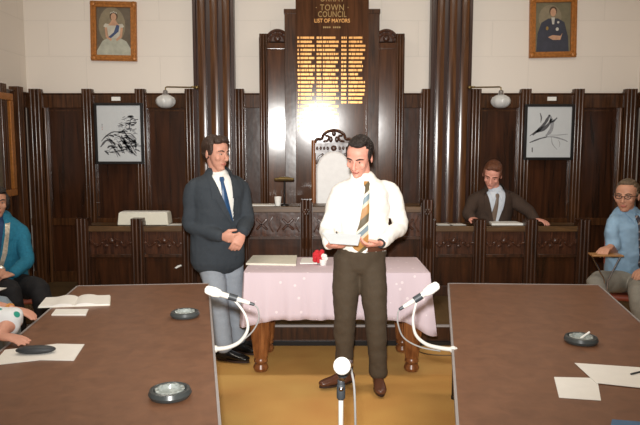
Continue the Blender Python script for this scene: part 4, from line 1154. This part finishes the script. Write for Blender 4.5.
# ---- seated man in brown suit behind right bench
gC = dict(base=(1.6, 6.5, DZ), label='man in a brown suit and brown tie seated behind the right bench, looking down', face=(0, -1, 0),
    pelvis=(1.63, 6.64, .72), neck=(1.63, 6.48, 1.215), sR=(1.42, 6.47, 1.13), sL=(1.83, 6.5, 1.14),
    head=(1.585, 6.4, 1.365), look=(-.35, -.82, -.45), hup=(0, -.4, 1), skin='skinr', hair='hairrd', style='side', lids=1, hs=1.08,
    eR=(1.36, 6.42, .97), eL=(1.98, 6.44, .99), wR=(1.38, 6.36, .935), wL=(2.0, 6.33, .925),
    hR=dict(d=(.25, -.8, -.1), n=(0, 0, -1), t=-1, curl=.3), hL=dict(d=(.6, -.6, -.08), n=(0, 0, -1), t=1, curl=.3),
    hipL=(1.72, 6.62, .69), hipR=(1.54, 6.62, .69), kL=(1.74, 6.34, .68), kR=(1.5, 6.34, .68), aL=(1.74, 6.4, .28), aR=(1.5, 6.4, .28),
    fL=(0, -1, 0), fR=(0, -1, 0), trm='brownsuit', tr=.085, shirt='paleshirt', jacket='brownsuit', vlen=.38, vw=.1, vx=-.0, hem=0, bulk=.02, ws=1.05, sl=.07,
    tie='tiebrown', tielen=.4, tiew=.034, tieskew=-.05, seated=True, shoes='shoeblk', ss=.9)
person(gC)
# ---- seated man on the right
gD = dict(base=(2.25, 5.0, 0), label='man in spectacles, light blue short-sleeved shirt and grey trousers seated against the right wall', face=(-.45, -.85, 0),
    pelvis=(2.36, 5.12, .62), neck=(2.3, 5.07, 1.13), sR=(2.17, 5.0, 1.05), sL=(2.47, 5.1, 1.05),
    head=(2.265, 5.0, 1.265), look=(-.62, -.75, -.08), skin='skint', hair='hairgr', style='thin', hs=1.02, wide=1.05,
    eR=(2.165, 4.97, .82), eL=(2.55, 5.0, .8), wR=(2.05, 4.77, .895), wL=(2.32, 4.78, .72),
    hR=dict(d=(-.6, -.55, -.08), n=(.1, 0, -1), t=-1, curl=.3), hL=dict(d=(-.6, -.5, -.1), n=(0, 0, -1), t=1, curl=.3),
    hipL=(2.46, 5.08, .58), hipR=(2.29, 5.02, .58), kL=(2.2, 4.62, .58), kR=(1.97, 4.78, .62), aL=(2.22, 4.5, .14), aR=(2.16, 4.62, .3),
    fL=(-.4, -.9, 0), fR=(-.5, -.8, -.2), trm='stonetr', tr=.088, shirt='blueshirt', sl=.058, slend=.72, bulk=.02, ws=.98, seated=True,
    tie='tiegrey', tielen=.44, tiew=.036, shoes='shoeblk')
gD['kR'] = (1.96, 4.78, .62); gD['aR'] = (2.1, 4.6, .2)
rD, gD = person(gD)
glasses(gD, V(gD['head']), frame(gD['look']))
# ---- seated woman on the left
gE = dict(base=(-2.65, 5.05, 0), label='person in a teal cardigan and medal chain, seated against the left wall', face=(.5, -.85, 0),
    pelvis=(-2.730, 5.15, .55), neck=(-2.710, 5.08, 1.08), sR=(-2.870, 4.98, 1.0), sL=(-2.550, 5.12, 1.0),
    head=(-2.690, 5.03, 1.212), look=(.55, -.83, -.05), skin='skint', hair='hairbl', style='short_full', hs=1.0,
    eR=(-2.890, 4.92, .76), eL=(-2.470, 5.03, .74), wR=(-2.650, 4.78, .7), wL=(-2.490, 4.83, .68),
    hR=dict(d=(.85, -.1, .05), n=(0, .5, -1), t=1, curl=.5, s=.92), hL=dict(d=(-.6, -.4, -.1), n=(0, .5, -1), t=-1, curl=.4, s=.92),
    hipL=(-2.6, 5.15, .52), hipR=(-2.76, 5.09, .52), kL=(-2.27, 4.78, .56), kR=(-2.45, 4.7, .56), aL=(-2.24, 4.86, .1), aR=(-2.44, 4.8, .1),
    fL=(.5, -.8, 0), fR=(.5, -.8, 0), trm='blackcl', tr=.096, shirt='tealsh', jacket='teal', vlen=.3, vw=.05, hem=0, bulk=.02, ws=.92, sl=.062, seated=True,
    collar=False, shoes='shoeblk', ss=.85)
rE, gE = person(gE)
gE['strip']('chain', [(-.09, -.055, -.02), (-.08, -.05, -.1), (-.055, -.02, -.25), (-.02, .012, -.35)], gE['jbv'], 'medal', .006, .004, 2)
gE['strip']('chain', [(.055, .09, -.02), (.05, .08, -.1), (.02, .055, -.25), (-.012, .02, -.35)], gE['jbv'], 'medal', .006, .004, 2)
b = B(); p = gE['surf'](gE['jbv'], 0, -.38, .012)-V(gE['base']); ell(b, p, (.035, .012, .035), frame(gE['fwd'])); fin('medal', b, 'medal', rE)
# ---- person in grey trousers at far left, mostly outside the frame
gG = dict(base=(-2.72, 4.25, 0), label='person at the left edge in blue-grey trousers with white papers on the lap', face=(1, -.1, 0),
    pelvis=(-2.78, 4.3, .52), neck=(-2.82, 4.28, 1.05), sR=(-2.8, 4.09, .97), sL=(-2.8, 4.47, .97),
    head=(-2.79, 4.27, 1.19), look=(1, -.2, -.1), skin='skin', hair='hairdk', style='side',
    eR=(-2.7, 4.05, .72), eL=(-2.7, 4.5, .72), wR=(-2.5, 4.2, .75), wL=(-2.5, 4.38, .75),
    hR=dict(d=(.5, .4, -.1), n=(0, 0, -1), t=1, curl=.3), hL=dict(d=(.5, -.4, -.1), n=(0, 0, -1), t=-1, curl=.3),
    hipL=(-2.76, 4.39, .52), hipR=(-2.76, 4.22, .52), kL=(-2.35, 4.36, .52), kR=(-2.29, 4.22, .58), aL=(-2.34, 4.34, .1), aR=(-2.17, 4.24, .15),
    fL=(1, 0, 0), fR=(1, -.1, 0), trm='bluegreytr', tr=.094, shirt='paleshirt', sl=.062, ws=1, seated=True, shoes='shoeblk', voxel=.007, hiplat=(0, 1, 0))
person(gG)
# ---- person in floral sleeves at the left table edge
gF = dict(base=(-2.1, 2.95, 0), label='person in a white and green patterned top, arms on the left table', face=(1, -.1, 0),
    pelvis=(-2.2, 3.0, .52), neck=(-2.13, 3.0, 1.05), sR=(-2.1, 2.82, .97), sL=(-2.1, 3.18, .97),
    head=(-2.08, 3.0, 1.19), look=(1, -.2, -.1), skin='skin', hair='hairdk', style='short_full',
    eR=(-1.62, 3.0, .82), eL=(-2.0, 3.3, .84), wR=(-1.61, 2.85, .79), wL=(-1.74, 3.24, .815),
    hR=dict(d=(.9, -.2, -.02), n=(0, 0, -1), t=1, curl=.15, s=.95), hL=dict(d=(.95, -.15, -.12), n=(0, 0, -1), t=-1, curl=.2, s=.95),
    hipL=(-2.18, 3.09, .52), hipR=(-2.18, 2.91, .52), kL=(-1.76, 3.1, .55), kR=(-1.74, 2.9, .55), aL=(-1.72, 3.1, .1), aR=(-1.7, 2.9, .1),
    fL=(1, 0, 0), fR=(1, 0, 0), trm='green', tr=.085, shirt='floral', sl=.062, slend=1.0, slcut=.88, ws=.95, seated=True, shoes='shoeblk', voxel=.006, collar=False, hiplat=(0, 1, 0), ss=.9)
rF, gF = person(gF)
b = B(); w = V(gF['wL'])-V(gF['base']); d = (V(gF['wL'])-V(gF['eL'])).normalized()
tube(b, [w-d*.01, w+d*.004], .031, n=16, cap=False); fin('bracelet', b, 'gold', rF)
# lap papers
paper('paper_sheet', [(-2.6, 4.17), (-2.33, 4.15), (-2.31, 4.36), (-2.6, 4.4)], .672, 'white', 'white papers lying on the lap of the person in blue-grey trousers', 'paper', .004)
# ------------------------------------------------------------------ chairs
def chair(loc, rz, lb, sh=.45, tablet=False, cm='maroon'):
    t = empty('meeting_chair', loc, lb, 'chair', None, rz=rz)
    b = B(); box(b, -.21, .21, -.21, .2, sh-.05, sh); fin('seat', b, cm, t, bevel=.02)
    b = B(); box(b, -.2, .2, .2, .235, sh+.16, sh+.42); fin('backrest', b, cm, t, bevel=.015)
    for sx in (-1, 1):
        b = B(); tube(b, [(sx*.2, -.2, .0), (sx*.19, -.18, sh-.05)], .011, n=8, cap=False); fin('leg', b, 'steel', t)
        b = B(); tube(b, [(sx*.2, .24, .0), (sx*.19, .2, sh-.05), (sx*.19, .24, sh+.4)], .011, n=8, cap=False); fin('leg', b, 'steel', t)
    return t
chair((2.38, 5.08, 0), -.35, 'rust-coloured steel-legged chair under the man in the light blue shirt', .49)
chair((-2.7, 5.12, 0), .5, 'rust-coloured steel-legged chair under the person in the teal cardigan', .44)
chair((-2.76, 4.3, 0), PI/2, 'rust-coloured steel-legged chair under the person in blue-grey trousers', .42)
chair((-2.2, 3.0, 0), PI/2, 'rust-coloured steel-legged chair under the person in the patterned top', .42)
chair((1.63, 6.6, DZ), 0, 'steel-legged chair behind the right bench under the man in the brown suit', .44)
# tablet stand beside the right man
c = at(605, 254, 4.68)
t = empty('writing_stand', (c.x, c.y, 0), 'small pale wooden writing tablet on chromed legs beside the man in the light blue shirt', 'stand')
b = B(); prism(b, [(-.115, -.05), (.115, -.06), (.12, .06), (-.1, .07)], c.z-.012, c.z); fin('tablet', b, 'spongewood', t, bevel=.004)
b = B(); tube(b, [(-.09, .02, c.z-.015), (.02, .04, c.z-.2), (.09, .04, 0.01)], .006, n=8); tube(b, [(.1, -.03, c.z-.015), (.03, .0, c.z-.2), (-.02, -.06, 0.01)], .006, n=8); fin('legs', b, 'steel', t)
# ------------------------------------------------------------------ light
def light(kind, loc, energy, color=(1, 1, 1), size=.1, rot=(0, 0, 0), **k):
    l = bpy.data.lights.new('light', kind); o = bpy.data.objects.new('light', l); COL.objects.link(o)
    l.energy = energy; l.color = color; o.location = loc; o.rotation_euler = rot
    if kind == 'AREA': l.shape = 'RECTANGLE'; l.size = size; l.size_y = k.get('sy', size)
    elif kind in ('POINT', 'SPOT'): l.shadow_soft_size = size
    if kind == 'SPOT': l.spot_size = k['ang']; l.spot_blend = k.get('blend', .6)
    o.name = k.get('name', 'light'); return o
fl = light('SPOT', (CX-.03, .02, 1.66+.13), 960, (1, .985, .95), .035, (math.radians(92), 0, 0), ang=math.radians(78), blend=1, name='flash')
for y in (1.0, 4.2):
    for x in (-1.6, 1.6):
        light('AREA', (x, y, CEIL-.05), 26, (1, .9, .77), 1.2, sy=.3, name='ceiling_light')
w = bpy.data.worlds.new('world'); S.world = w; w.use_nodes = True
w.node_tree.nodes['Background'].inputs[0].default_value = (1, .93, .84, 1); w.node_tree.nodes['Background'].inputs[1].default_value = .1
S.view_settings.view_transform = 'Standard'; S.view_settings.look = 'None'; S.view_settings.gamma = 1; S.view_settings.use_curve_mapping = False
S.view_settings.exposure = 0
S.cycles.max_bounces = 5
